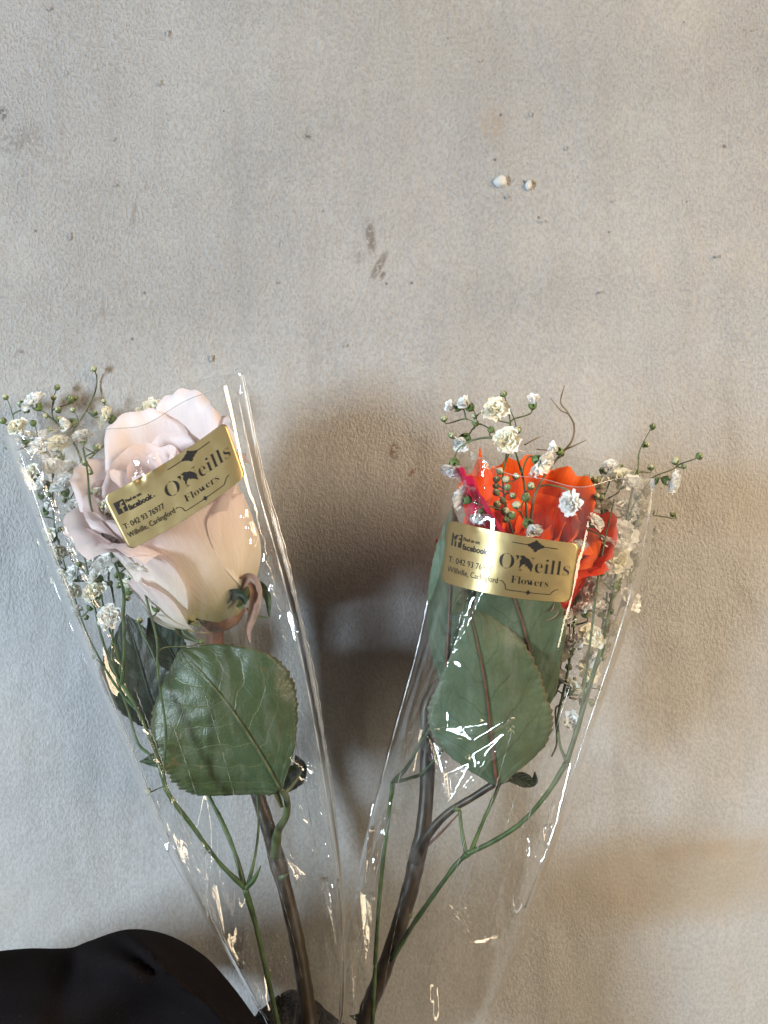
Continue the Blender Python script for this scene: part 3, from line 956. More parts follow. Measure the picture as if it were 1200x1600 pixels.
class Spray:
    def __init__(self, label, base, **props):
        self.root = empty('babys_breath', base, label=label, category="baby's breath", group="sprays of baby's breath", **props)
        bpy.context.view_layer.update()
        self.inv = self.root.matrix_world.inverted()
        self.pts = []            # skeleton (Vector, tangent)

    def _add(self, name, data, mw, parent=None):
        o = new_obj(name, data, parent or self.root)
        o.matrix_local = mw if parent else self.inv @ mw
        return o

    def stem(self, pts, radii, mat='green_stem', attach=True, knots=()):
        c = catmull([tuple(p) + (r,) for p, r in zip(pts, radii)], 8)
        q = [P(*x[:3]) for x in c]
        g = tube_geo(q, [x[3] * 0.00085 for x in c], 8, 0.25)
        self._add('stem', mesh('stem', g[0], g[1], M[mat], g[2]), Matrix.Identity(4))
        if attach:
            for i in range(1, len(q)):
                self.pts.append((q[i], (q[i] - q[i - 1]).normalized()))

    def head(self, kind, px, py, d, size=1.0, face=None, var=None, mat='pedicel'):
        """face: direction the bloom looks at, in picture axes (right, up, towards camera)"""
        p = P(px, py, d)
        if face is None:
            face = (random.uniform(-.6, .6), random.uniform(0.2, 1.0), random.uniform(-.2, .9))
        f = Vector((face[0], -face[2], face[1])).normalized()
        Q = f.to_track_quat('Z', 'Y').to_matrix().to_4x4() @ Matrix.Rotation(random.uniform(0, 6.28), 4, 'Z')
        if kind == 'F':
            me = FLW[var if var is not None else random.randrange(len(FLW))]
            tail = 1.8
        elif kind == 'H':
            me = FLHALF[random.randrange(3)]
            tail = 1.6
        else:
            me = BUD[var if var is not None else random.choice([0, 0, 1, 1, 2])]
            tail = 0.9
            size *= 1.2
        if kind in 'FH':
            size *= 1.18
        mw = Matrix.Translation(p) @ Q @ Matrix.Scale(size, 4)
        o = self._add('flower' if kind in 'FH' else 'bud', me, mw)
        if kind in 'FH':
            self._add('calyx', CAL, Matrix.Scale(1.0 if kind == 'F' else 0.95, 4), o)
        # stalk: to the nearest skeleton point that lies towards the root
        start = p - f * (tail * size * 0.001)
        best, bc = None, 1e9
        for (q, t) in self.pts:
            v = start - q
            L = v.length
            if L < 0.003:
                continue
            al = v.dot(t) / L
            cost = L * (1 + 1.0 * (1 - al)) + (0.03 if q.z > start.z + 0.004 else 0)
            if cost < bc:
                bc, best = cost, (q, t)
        if best is None:
            return o
        q, t = best
        L = (start - q).length
        c1 = q + t * L * 0.35 + Vector((random.uniform(-1, 1), random.uniform(-1, 1), random.uniform(-.5, .5))) * L * 0.12
        c2 = start - f * L * 0.32
        n = 10
        cur = []
        for i in range(n + 1):
            s = i / n
            cur.append(q * (1 - s) ** 3 + c1 * 3 * s * (1 - s) ** 2 + c2 * 3 * s * s * (1 - s) + start * s ** 3)
        r = 0.00020 if kind == 'B' else 0.00024
        if L > 0.02:
            r *= 1.35
        g = tube_geo(cur, [r * (1.5 - 0.5 * i / n) for i in range(n + 1)], 6)
        im = mw.inverted()
        self._add('stalk', mesh('stalk', [im @ v for v in g[0]], g[1], M[mat], g[2]), Matrix.Identity(4), o)
        k0 = 3
        for i in range(k0, n - 1):
            self.pts.append((cur[i], (cur[i] - cur[i - 1]).normalized()))
        return o


# left spray -----------------------------------------------------------------
A = Spray("baby's breath spray with many open white flowers beside the blush white rose", P(436, 1620, 42))
A.stem([(438, 1625, 42), (432, 1590, 43), (412, 1500, 46), (398, 1440, 48), (383, 1388, 50)], [1.25, 1.2, 1.15, 1.15, 1.5], attach=False)
A.stem([(383, 1388, 50), (340, 1345, 54), (300, 1290, 58), (262, 1238, 62), (245, 1180, 62), (215, 1110, 60), (190, 1068, 58)], [1.3, 1.0, 1.0, 1.1, 0.8, 0.8, 1.0], attach=False)
A.stem([(383, 1388, 50), (366, 1330, 46), (345, 1280, 42), (332, 1255, 38), (300, 1190, 30), (262, 1110, 26)], [1.3, 1.0, 1.05, 0.9, 0.7, 0.6], attach=False)
A.stem([(386, 1388, 50), (398, 1340, 46), (404, 1290, 40), (402, 1240, 38)], [1.0, 0.6, 0.55, 0.5], attach=False)
A.stem([(384, 1388, 50), (398, 1372, 52), (408, 1352, 54)], [1.4, 1.1, 0.2], attach=False)
A.stem([(262, 1238, 62), (256, 1205, 63), (259, 1140, 64), (250, 1075, 66), (246, 1040, 67), (245, 1000, 67), (230, 940, 66), (222, 905, 64)], [0.7, 0.55, 0.55, 0.55, 0.5, 0.5, 0.5, 0.45])
A.stem([(246, 1042, 67), (236, 1015, 66), (222, 988, 64), (216, 970, 62)], [0.5, 0.45, 0.4, 0.35])
A.stem([(190, 1068, 58), (175, 1040, 58), (160, 1000, 58), (150, 960, 56), (138, 900, 54), (128, 850, 52)], [0.8, 0.7, 0.6, 0.55, 0.5, 0.45])
A.stem([(190, 1068, 58), (176, 1040, 54), (176, 990, 54), (178, 940, 55), (170, 905, 56)], [0.7, 0.55, 0.5, 0.45, 0.4])
A.stem([(190, 1070, 58), (194, 1020, 62), (193, 960, 64), (192, 920, 66), (172, 860, 70), (148, 810, 72), (140, 780, 72), (137, 740, 70), (130, 700, 62)], [0.9, 0.75, 0.7, 0.65, 0.6, 0.5, 0.5, 0.45, 0.4])
A.stem([(190, 1068, 58), (183, 1020, 48), (170, 980, 40), (160, 940, 34), (150, 860, 26), (140, 800, 22), (128, 740, 18)], [0.8, 0.6, 0.55, 0.5, 0.45, 0.4, 0.4])
A.stem([(214, 1110, 60), (180, 1070, 50), (140, 1000, 42), (118, 940, 36), (100, 880, 32), (85, 820, 28), (82, 760, 24)], [0.8, 0.6, 0.55, 0.5, 0.45, 0.45, 0.4])
A.stem([(235, 1180, 58), (215, 1160, 52), (200, 1110, 50), (182, 1060, 50)], [0.7, 0.6, 0.5, 0.45])
for r in [
    ('F', 60, 636, 12, 1.05, (-.6, .6, .4), 0), ('F', 176, 656, 16, 1.0, (-.75, .35, .15), 4), ('F', 239, 645, 24, 1.05, (0.1, .15, 1), 5),
    ('H', 114, 660, 14, 1.0, (-.6, -.2, .5)), ('F', 56, 746, 26, 0.95, (-.5, .3, .6), 4), ('F', 102, 770, 40, 0.95, (-.3, .7, .3), 0),
    ('F', 82, 842, 36, 0.9, (-.6, .1, .7), 5), ('H', 146, 848, 62, 1.0, (-.1, .9, .6)), ('F', 144, 886, 44, 0.75, (-.2, .8, .5), 1),
    ('F', 121, 903, 44, 0.85, (-.5, .5, .6), 2), ('F', 221, 884, 70, 1.05, (.1, .7, .8), 3), ('F', 177, 966, 60, 0.95, (-.1, .3, .9), 0),
    ('F', 140, 812, 34, 0.9, (-.2, .5, .5), 1), ('F', 68, 704, 20, 0.95, (-.4, .5, .4), 1), ('F', 130, 690, 20, 0.85, (0, .7, .3), 2),
    ('F', 178, 862, 50, 0.9, (-.2, .6, .8), 1), ('H', 245, 950, 62, 1.0, (0.2, .9, .5)), ('F', 160, 838, 44, 0.8, (0, .8, .6), 2),
    ('F', 152, 930, 58, 0.85), ('F', 168, 888, 60, 0.9), ('F', 128, 856, 50, 0.85), ('F', 98, 905, 44, 0.7), ('F', 190, 880, 66, 0.85), ('F', 64, 775, 28, 0.85), ('F', 84, 735, 22, 0.85), ('F', 120, 960, 48, 0.6), ('F', 30, 672, 12, 0.8),
    ('F', 90, 870, 40, 0.8), ('F', 112, 930, 46, 0.7), ('F', 156, 905, 56, 0.8), ('F', 200, 925, 62, 0.8), ('F', 40, 690, 14, 0.8), ('F', 92, 700, 20, 0.9), ('F', 150, 780, 60, 0.7), ('F', 166, 800, 64, 0.7), ('F', 186, 838, 66, 0.8), ('F', 118, 800, 44, 0.8), ('H', 75, 760, 30, 0.9), ('F', 140, 950, 50, 0.7), ('F', 205, 868, 64, 0.8),
    ('H', 95, 715, 18, 1.0, (-.3, .9, .3)), ('F', 200, 850, 52, 0.7, (.3, .8, .4), 3), ('H', 70, 800, 28, 0.9), ('F', 110, 735, 22, 0.7, (-.3, .8, .6), 2),
]:
    A.head(r[0], r[1], r[2], r[3], r[4], r[5] if len(r) > 5 else None, r[6] if len(r) > 6 else None)
for r in [
    (147, 577, 5, 1.0), (89, 606, 6, 1.0), (9, 621, 10, 1.0), (5, 658, 14, 1.15), (34, 632, 8, 1.25), (110, 624, 9, 1.3), (114, 641, 12, 0.9), (91, 641, 10, 1.1), (91, 655, 12, 1.0),
    (148, 646, 8, 1.0), (161, 645, 9, 0.9), (162, 627, 8, 0.8), (52, 662, 14, 1.1), (78, 671, 18, 0.9), (14, 698, 20, 1.2), (151, 700, 64, 1.15), (133, 724, 62, 0.9), (141, 738, 64, 0.85),
    (76, 774, 30, 1.0), (50, 800, 26, 1.0), (101, 782, 42, 0.9), (103, 808, 40, 0.9), (94, 828, 38, 0.9), (198, 934, 62, 1.0), (218, 970, 62, 1.0), (314, 1003, 62, 0.75), (230, 1237, 60, 1.15),
    (124, 882, 46, 0.9), (165, 845, 60, 0.9), (172, 912, 56, 0.9), (87, 690, 16, 0.9), (118, 622, 8, 0.8), (84, 622, 8, 0.9), (100, 668, 16, 0.9), (42, 642, 10, 0.9), (146, 1027, 50, 0.7),
    (132, 860, 46, 0.8), (110, 862, 40, 0.8), (205, 910, 62, 0.9), (190, 900, 60, 0.9), (182, 900, 60, 0.8), (135, 965, 52, 0.8), (60, 690, 18, 0.9), (108, 800, 34, 0.8), (62, 850, 30, 0.8),
    (205, 900, 62, 0.9), (186, 915, 62, 0.9), (152, 905, 48, 0.9), (138, 878, 46, 0.8), (92, 880, 38, 0.9), (120, 760, 30, 0.9), (30, 720, 20, 0.9), (72, 650, 14, 0.9),
]:
    A.head('B', *r)

# right sprays ----------------------------------------------------------------
B = Spray("baby's breath spray in the right sleeve, its buds and blooms standing over the orange rose", P(575, 1610, 40))
B.stem([(582, 1600, 38), (585, 1530, 38), (590, 1440, 40), (598, 1350, 40), (608, 1270, 38), (614, 1222, 38)], [1.0, 0.95, 0.9, 0.9, 0.9, 1.2], attach=False)
B.stem([(614, 1222, 38), (635, 1200, 36), (655, 1165, 34), (690, 1110, 34)], [1.1, 0.9, 0.8, 0.7], attach=False)
B.stem([(614, 1222, 38), (640, 1216, 36), (668, 1200, 34), (730, 1120, 40), (800, 1000, 56), (818, 900, 74)], [0.9, 0.8, 0.7, 0.6, 0.6, 0.6], attach=False)
B.stem([(830, 880, 76), (829, 830, 78), (834, 780, 80), (850, 745, 80), (872, 715, 78), (893, 690, 76), (897, 665, 74), (886, 643, 72), (876, 628, 72), (882, 602, 72)], [0.65, 0.6, 0.55, 0.5, 0.48, 0.45, 0.4, 0.35, 0.3, 0.2], mat='twig')
B.stem([(888, 647, 72), (875, 640, 72), (860, 622, 74)], [0.3, 0.25, 0.15], mat='twig', attach=False)
B.stem([(880, 704, 77), (900, 695, 78), (916, 688, 79)], [0.35, 0.3, 0.15], mat='twig', attach=False)
B.stem([(875, 706, 78), (862, 704, 76), (838, 702, 74)], [0.32, 0.3, 0.2], mat='twig', attach=False)
B.stem([(820, 880, 78), (800, 830, 80), (790, 790, 82), (786, 740, 80), (798, 700, 72)], [0.6, 0.5, 0.45, 0.4, 0.35])
B.stem([(828, 870, 78), (822, 790, 80), (818, 750, 80), (808, 715, 76), (800, 680, 70), (796, 650, 68)], [0.55, 0.5, 0.45, 0.4, 0.3, 0.25])
B.stem([(800, 690, 72), (806, 665, 70), (797, 640, 69)], [0.35, 0.3, 0.2], attach=False)
B.stem([(786, 740, 80), (790, 700, 70), (765, 670, 62), (730, 655, 58)], [0.35, 0.3, 0.25, 0.2])
B.stem([(820, 695, 74), (836, 686, 72), (846, 682, 70)], [0.3, 0.25, 0.12], attach=False, mat='twig')
for r in [
    ('F', 776, 649, 70, 0.98, (-.2, .6, .8), 4), ('F', 795, 692, 76, 0.95, (-.3, .2, .9), 4), ('F', 710, 722, 66, 0.95, (-.1, -1, .15), 0), ('H', 728, 684, 62, 1.1, (-.4, -.4, .5)),
    ('F', 838, 718, 82, 0.95, (.4, -.3, .3), 1), ('H', 735, 637, 60, 0.9, (-.6, .5, .3)), ('H', 716, 637, 58, 0.85, (-.9, .2, .2)), ('F', 731, 781, 84, 0.85, (-.6, .3, -.3), 0),
    ('F', 752, 800, 84, 0.75, (-.2, -.8, .3), 1), ('F', 899, 784, 82, 0.9, (-.7, -.2, .4), 1), ('H', 824, 817, 86, 1.0, (.3, -.5, .4)), ('H', 875, 706, 80, 0.75, (-.8, .4, .2)), ('H', 832, 635, 70, 0.8, (0, .9, .4)),
]:
    B.head(r[0], r[1], r[2], r[3], r[4], r[5] if len(r) > 5 else None, r[6] if len(r) > 6 else None)
for r in [(694, 655, 60, 1.0), (705, 680, 62, 1.0), (743, 662, 64, 1.0), (767, 672, 68, 1.0), (787, 616, 68, 1.0), (773, 625, 68, 1.0), (809, 672, 72, 1.1), (780, 737, 82, 1.0), (775, 750, 82, 0.95),
          (791, 749, 84, 1.0), (806, 745, 82, 0.95), (793, 762, 84, 1.0), (776, 770, 84, 1.0), (829, 760, 84, 1.1), (821, 778, 86, 1.25), (776, 789, 84, 1.0), (807, 790, 86, 1.2), (789, 799, 86, 1.1),
          (799, 806, 86, 1.2), (791, 812, 86, 1.0), (775, 760, 82, 0.9), (786, 783, 84, 0.9), (741, 650, 62, 0.8), (760, 640, 64, 0.9), (802, 775, 84, 0.9)]:
    B.head('B', *r)

Cc = Spray("dense baby's breath spray with the most buds, along the right edge of the right sleeve", P(640, 1460, 42))
Cc.stem([(612, 1500, 37), (642, 1450, 42), (680, 1395, 48), (712, 1352, 52), (730, 1334, 54)], [1.2, 1.15, 1.1, 1.1, 1.6], attach=False)
Cc.stem([(730, 1334, 54), (770, 1315, 56), (815, 1285, 58), (855, 1240, 58), (885, 1192, 58)], [1.3, 1.1, 1.0, 1.0, 1.3], attach=False)
Cc.stem([(728, 1332, 54), (722, 1300, 52), (718, 1265, 50)], [1.0, 0.8, 0.8], attach=False)
Cc.stem([(736, 1330, 54), (752, 1290, 50), (772, 1245, 46), (800, 1180, 40)], [1.1, 0.9, 0.85, 0.7], attach=False)
Cc.stem([(885, 1192, 58), (905, 1130, 58), (925, 1060, 58), (940, 1010, 56), (955, 940, 54), (970, 860, 50), (985, 780, 44), (995, 735, 38)], [1.2, 1.1, 1.0, 0.9, 0.7, 0.6, 0.5, 0.4])
Cc.stem([(885, 1190, 58), (874, 1160, 56), (872, 1120, 54), (885, 1060, 52), (895, 1000, 50), (900, 940, 50), (905, 880, 48)], [0.8, 0.65, 0.6, 0.55, 0.5, 0.45, 0.4])
Cc.stem([(888, 1185, 56), (905, 1120, 48), (925, 1040, 42), (945, 960, 38), (950, 880, 34), (945, 810, 32), (940, 770, 30)], [0.7, 0.6, 0.6, 0.5, 0.45, 0.4, 0.35])
Cc.stem([(905, 1130, 56), (915, 1060, 62), (925, 980, 66), (935, 900, 66), (948, 830, 60), (960, 780, 52)], [0.6, 0.55, 0.5, 0.45, 0.4, 0.35])
Cc.stem([(925, 1060, 56), (950, 1000, 46), (975, 930, 40), (990, 870, 36), (1000, 810, 34)], [0.6, 0.5, 0.45, 0.4, 0.35])
Cc.stem([(970, 860, 50), (985, 800, 46), (1003, 770, 44), (1020, 745, 46)], [0.45, 0.4, 0.35, 0.3])
Cc.stem([(985, 780, 44), (996, 740, 38), (998, 710, 34), (1006, 690, 32), (1016, 672, 30)], [0.35, 0.3, 0.28, 0.25, 0.2])
Cc.stem([(878, 1100, 54), (868, 1110, 50), (870, 1160, 48), (862, 1182, 48)], [0.4, 0.4, 0.4, 0.35], mat='twig', attach=False)
Cc.stem([(890, 1090, 52), (905, 1090, 50), (912, 1060, 50)], [0.5, 0.4, 0.35], mat='twig', attach=False)
for r in [
    ('F', 970, 757, 34, 1.15, (0, .7, .5), 4), ('F', 939, 766, 32, 1.0, (-.5, .5, .4), 5), ('F', 1040, 750, 46, 0.95, (.8, -.3, .2), 0), ('F', 966, 838, 48, 1.2, (0, .2, .9), 1),
    ('F', 955, 880, 52, 1.3, (0, .5, .9), 4), ('F', 932, 928, 50, 1.0, (-.4, .3, .6), 2), ('F', 978, 942, 42, 0.95, (.4, .5, .5), 1), ('H', 893, 972, 58, 1.1, (-.6, .4, .6)), ('F', 920, 998, 56, 0.95, (.1, .5, .9), 5),
    ('F', 878, 1022, 48, 1.05, (-.6, .3, .6), 4), ('F', 916, 1051, 46, 0.9, (.2, .3, .8), 4), ('H', 987, 868, 44, 1.1), ('H', 846, 947, 60, 1.1, (0, .8, .5)), ('H', 1012, 842, 38, 1.0), ('H', 995, 880, 38, 0.9),
    ('F', 945, 800, 34, 0.8, None, 5), ('F', 985, 905, 36, 0.8, None, 5), ('H', 905, 905, 52, 1.0), ('F', 1005, 800, 34, 0.8, None, 4), ('H', 890, 1130, 52, 1.1, (0, .4, .9)), ('F', 900, 940, 44, 0.8, None, 2), ('H', 925, 760, 30, 0.9),
    ('F', 948, 858, 56, 0.9), ('F', 975, 800, 40, 0.9), ('F', 990, 830, 40, 0.8), ('F', 940, 895, 58, 0.8), ('F', 905, 865, 64, 0.8), ('F', 962, 915, 50, 0.8), ('F', 900, 1010, 56, 0.8), ('F', 940, 960, 52, 0.8), ('F', 925, 820, 60, 0.7), ('F', 915, 960, 60, 0.8), ('F', 985, 760, 40, 0.8), ('F', 955, 735, 32, 0.7), ('F', 890, 1080, 52, 0.8), ('F', 930, 1030, 48, 0.7),
    ('F', 965, 985, 38, 0.7, None, 4), ('H', 870, 1065, 44, 0.9), ('H', 1010, 770, 34, 0.9)]:
    Cc.head(r[0], r[1], r[2], r[3], r[4], r[5] if len(r) > 5 else None, r[6] if len(r) > 6 else None)
for r in [(1020, 667, 28, 1.0), (1009, 695, 30, 1.0), (1055, 721, 46, 1.25), (1092, 713, 50, 1.1), (1017, 731, 34, 1.0), (970, 730, 30, 0.95), (945, 742, 30, 1.0), (917, 748, 28, 1.35), (1052, 804, 30, 1.0),
          (953, 813, 44, 1.1), (993, 820, 44, 1.1), (1022, 800, 36, 1.2), (996, 776, 42, 1.2), (940, 735, 28, 0.9), (1068, 729, 48, 0.8)]:
    Cc.head('B', *r)
rb = random.Random(5)
for i in range(46):
    py = rb.uniform(745, 1100)
    t = (py - 745) / 355
    px = rb.uniform(905 - 30 * t, 1020 - 85 * t)
    Cc.head('B', px, py, rb.uniform(28, 54), rb.uniform(0.75, 1.1))


# ------------------------------------------------------------------ clear film sleeves
LIGHT_AT = [Vector((-1.20, -0.95, -0.06)), Vector((0.70, -0.58, 0.28)), Vector((0.9, -1.0, -0.5))]


def tri(x):
    return 2 * np.abs(2 * (x - np.floor(x + 0.5))) - 1


def ctrl_interp(rows, T):
    c = catmull(rows, 12)
    return [np.interp(T, c[:, 0], c[:, i]) for i in range(1, c.shape[1])]


class Film:
    """rows: (t, Lx, Ly, Rx, Ry, centre depth, front bulge, back bulge, crumple)"""

    def __init__(self, rows, seed, creases=(), facets=(), rim=None, power=3.2, calm=()):
        self.rows = rows
        self.c = catmull(rows, 12)
        self.rs = np.random.RandomState(seed)
        self.creases = creases
        self.facets = facets
        self.rim = rim
        self.power = power
        self.calm = calm
        self.pl = {}
        self.ks = []
        for i in range(26):
            ang = self.rs.uniform(-1, 1) ** 3 * 0.9 + (0.0 if i % 4 else self.rs.uniform(-1.2, 1.2))
            fr = self.rs.uniform(0.006, 0.028)
            self.ks.append((math.cos(ang) * fr, math.sin(ang) * fr, self.rs.uniform(0, 1), 0.0060 / fr))

    def row(self, t):
        return [np.interp(t, self.c[:, 0], self.c[:, i]) for i in range(1, 9)]

    def base(self, t, s, front=True):
        Lx, Ly, Rx, Ry, dc, df, db, cr = self.row(t)
        s = np.asarray(s, dtype=float)
        k = (s + 1) / 2
        sh = np.power(np.clip(1 - np.abs(s) ** (self.power if front else 2.0), 0, 1), 0.55)
        d = dc + (df if front else -db) * sh
        return Lx + (Rx - Lx) * k, Ly + (Ry - Ly) * k, d, cr

    def wrinkle(self, px, py, d, s, t, cr, front):
        x, y = px, py
        # axis runs towards the gathered foot
        out = np.zeros_like(x)
        off = 0 if front else 137.0
        for (a, b, ph, amp) in self.ks:
            out += amp * tri((x + off) * a + (y + off * 2) * b * 0.35 + ph)
        out *= 0.30 * cr
        out += 0.5 * np.sin(x * 0.045 + y * 0.012 + off) * (0.4 + cr * 0.5)
        m = np.ones_like(x)
        for (cx, cy, rx, ry) in self.calm:
            q = np.sqrt(((x - cx) / rx) ** 2 + ((y - cy) / ry) ** 2)
            m = np.minimum(m, np.clip((q - 0.8) / 0.4, 0.05, 1)) if front else m
        out *= m * np.clip((1 - np.abs(s)) * 6, 0.15, 1)
        d = d + out
        for (fr, x0, y0, x1, y1, amp, w) in self.creases:
            if fr != front:
                continue
            vx, vy = x1 - x0, y1 - y0
            L = math.hypot(vx, vy)
            u = ((x - x0) * vx + (y - y0) * vy) / L / L
            wig = 2.0 * np.sin(u * L * 0.11 + x0) + 1.2 * np.sin(u * L * 0.27)
            q = ((x - x0) * -vy + (y - y0) * vx) / L + wig
            e = np.clip(u, 0, 1)
            end = np.clip(np.sin(np.pi * np.clip(u, 0, 1)), 0, 1) ** 0.6
            d = d + amp * end * np.exp(-np.abs(q) / w) * ((u > 0) & (u < 1))
        for (fr, tri3, src) in self.facets:
            if fr != front:
                continue
            (ax, ay), (bx, by), (cx, cy) = tri3
            det = (by - cy) * (ax - cx) + (cx - bx) * (ay - cy)
            l1 = ((by - cy) * (x - cx) + (cx - bx) * (y - cy)) / det
            l2 = ((cy - ay) * (x - cx) + (ax - cx) * (y - cy)) / det
            mn = np.minimum(np.minimum(l1, l2), 1 - l1 - l2)
            mk = np.clip(mn * 22, 0, 1)
            if not mk.any():
                continue
            # a flat pane of film between folds, turned towards the window or the lamp
            mx, my = (ax + bx + cx) / 3, (ay + by + cy) / 3
            key = (fr, tri3)
            if key not in self.pl:
                tt, ss = self.find(mx, my)
                q = self.base(tt, np.array([ss]), fr)
                self.pl[key] = float(q[2][0])
            d0 = self.pl[key]
            p0 = P(mx, my, d0)
            h = ((LIGHT_AT[src] - p0).normalized() + (cam.location - p0).normalized())
            gx, gz = h.x / -h.y, h.z / -h.y
            px1, py1 = P(mx + 20, my, d0), P(mx, my + 20, d0)
            hx = ((LIGHT_AT[src] - px1).normalized() + (cam.location - px1).normalized())
            hy = ((LIGHT_AT[src] - py1).normalized() + (cam.location - py1).normalized())
            # the pane is bent slightly so the highlight fills it
            kx, ky = (hx.x / -hx.y - gx) / 20, (hy.z / -hy.y - gz) / 20
            dx, dy = x - mx, y - my
            plane = d0 + (-gx * dx - kx * dx * dx / 2 + gz * dy + ky * dy * dy / 2) * 1000 * SC * (D - d0 * 0.001)
            d = d * (1 - mk) + plane * mk
        return d

    def surface(self, t, s, front):
        x, y, d, cr = self.base(t, s, front)
        if self.rim is not None:
            y = y + self.rim(s, front) * max(0.0, (t - 0.80) / 0.20) ** 1.5
        d = self.wrinkle(x, y, d, np.asarray(s, dtype=float), t, cr, front)
        return x, y, d

    def build(self, root, name, mat, nu=160, nv=420):
        vs = []
        for j in range(nv):
            t = j / (nv - 1)
            a = np.linspace(0, np.pi, nu)
            s = -np.cos(a)
            for fr in (True, False):
                ss = s if fr else s[::-1][1:-1]
                x, y, d = self.surface(t, ss, fr)
                vs += [P(x[i], y[i], d[i]) for i in range(len(ss))]
        n = nu + nu - 2
        return new_obj(name, mesh(name, vs, grid_faces(n, nv, True), mat), root)

    def find(self, px, py):
        t, s = 0.85, 0.0
        for _ in range(14):
            def f(t, s):
                x, y, d, cr = self.base(t, np.array([s]), True)
                return float(x[0]), float(y[0])
            x, y = f(t, s)
            e = -1e-3 if t > 0.5 else 1e-3
            g = -1e-3 if s > 0 else 1e-3
            xt, yt = f(t + e, s)
            xs, ys = f(t, s + g)
            a, b, c, d = (xt - x) / e, (xs - x) / g, (yt - y) / e, (ys - y) / g
            det = a * d - b * c
            rx, ry = px - x, py - y
            t += (d * rx - b * ry) / det
            s += (-c * rx + a * ry) / det
            s = max(-0.999, min(0.999, s))
            t = max(0, min(1, t))
        return t, s

    def front_depth(self, px, py):
        """depth of the front sheet at a photo point"""
        t, s = self.find(px, py)
        x, y, d, cr = self.base(t, np.array([s]), True)
        d = self.wrinkle(x, y, d, np.array([s]), t, cr, True)
        return float(d[0])


def edge_line(root, film, t0, t1, s, front, rad, n=90, name='fold', mat='seam', jag=0.0, lift=0.3):
    pts = []
    for i in range(n):
        t = t0 + (t1 - t0) * i / (n - 1)
        x, y, d = film.surface(t, np.array([s + jag * math.sin(i * 1.9)]), front)
        pts.append(P(float(x[0]), float(y[0]), float(d[0]) + (lift if front else -lift)))
    g = tube_geo(pts, [rad * 0.001 * (0.6 + 0.4 * math.sin(i * .7)) for i in range(n)], 5)
    new_obj(name, mesh(name, g[0], g[1], M[mat], g[2]), root)


def flap(root, film, t0, t1, s, out_px, name='seam', n=140, dd=1.0):
    """welded strip that stands off the side of the sleeve, crimped along its length"""
    vs, uvs = [], []
    m = 7
    for i in range(n):
        t = t0 + (t1 - t0) * i / (n - 1)
        x, y, d = film.surface(t, np.array([s]), True)
        w0 = out_px * min(1.0, (t - t0) / 0.15) * (0.85 + 0.25 * math.sin(i * .13) + .1 * math.sin(i * .9))
        for k in range(m):
            q = k / (m - 1)
            vs.append(P(float(x[0]) + q * w0, float(y[0]), float(d[0]) - q * dd + 0.14 * math.sin(i * 1.25 + q * 2) * q + .5 * math.sin(q * 9)))
            uvs.append((q, t))
    new_obj(name, mesh(name, vs, grid_faces(m, n), M['seam'], uvs), root)


def rimL(s, front):
    s = np.asarray(s)
    if front:
        # sags from the left corner, climbs to the right one
        return 14 * np.sin(np.pi * np.clip((s + 1) / 2, 0, 1)) + 46 * np.clip((s + 1) / 2, 0, 1) * (1 - np.clip((s + 1) / 2, 0, 1)) * 2 + 5 * np.sin(s * 9)
    return 4 * np.sin(s * 7)


rowsL = [
    (0.00, 428, 1640, 520, 1645, 36, 10, 8, 1.1),
    (0.06, 405, 1580, 538, 1580, 36, 13, 11, 1.9),
    (0.18, 330, 1450, 542, 1440, 36, 22, 15, 1.7),
    (0.34, 246, 1300, 528, 1300, 38, 33, 16, 1.1),
    (0.50, 186, 1160, 506, 1150, 40, 41, 16, 0.35),
    (0.66, 124, 1010, 480, 1010, 42, 46, 18, 0.22),
    (0.80, 72, 880, 452, 890, 42, 50, 19, 0.16),
    (0.92, 30, 760, 412, 740, 40, 53, 12, 0.16),
    (1.00, 4, 684, 380, 580, 38, 54, 5, 0.2),
]
facL = [(False, ((398, 800), (416, 850), (444, 965)), 0), (False, ((430, 905), (460, 960), (468, 1036)), 0), (False, ((408, 870), (432, 900), (432, 950)), 0),
        (True, ((440, 1330), (482, 1366), (462, 1382)), 1), (True, ((345, 1510), (368, 1520), (424, 1600)), 1), (True, ((24, 690), (70, 690), (52, 722)), 1),
        (True, ((250, 1318), (268, 1310), (262, 1336)), 0), (True, ((452, 1182), (498, 1202), (470, 1196)), 0), (True, ((196, 712), (236, 722), (210, 735)), 0), (True, ((226, 716), (244, 712), (212, 758)), 0),
        (True, ((462, 1210), (482, 1214), (470, 1226)), 1), (True, ((318, 1330), (330, 1326), (324, 1440)), 1), (True, ((500, 1370), (512, 1370), (530, 1500)), 1)]
creL = [
    (True, 40, 690, 200, 1080, 2.4, 4), (True, 200, 1080, 350, 1470, 2.4, 4), (True, 60, 850, 160, 1080, -1.6, 4), (False, 392, 600, 478, 1080, 2.2, 4),
    (True, 395, 770, 520, 1350, 2.2, 5), (True, 225, 1250, 290, 1340, 2.0, 4), (True, 285, 1260, 370, 1420, 1.5, 4), (True, 318, 1320, 332, 1440, 1.8, 4),
    (True, 460, 1240, 500, 1360, 2.2, 5), (True, 500, 1350, 540, 1480, 1.4, 4), (True, 350, 1510, 420, 1600, 2.4, 5),
    (True, 440, 1330, 480, 1370, 2.0, 6), (True, 330, 1450, 400, 1530, 1.5, 4), (True, 188, 700, 250, 730, 1.4, 5), (True, 205, 760, 240, 700, 1.5, 5),
    (False, 480, 1180, 535, 1480, 1.6, 5), (True, 380, 790, 400, 860, 1.8, 5), (True, 440, 1180, 500, 1220, 2.2, 6),
]
calmL = [(275, 760, 150, 130)]
fL = Film(rowsL, 3, creL, facL, rimL, power=22.0, calm=calmL)
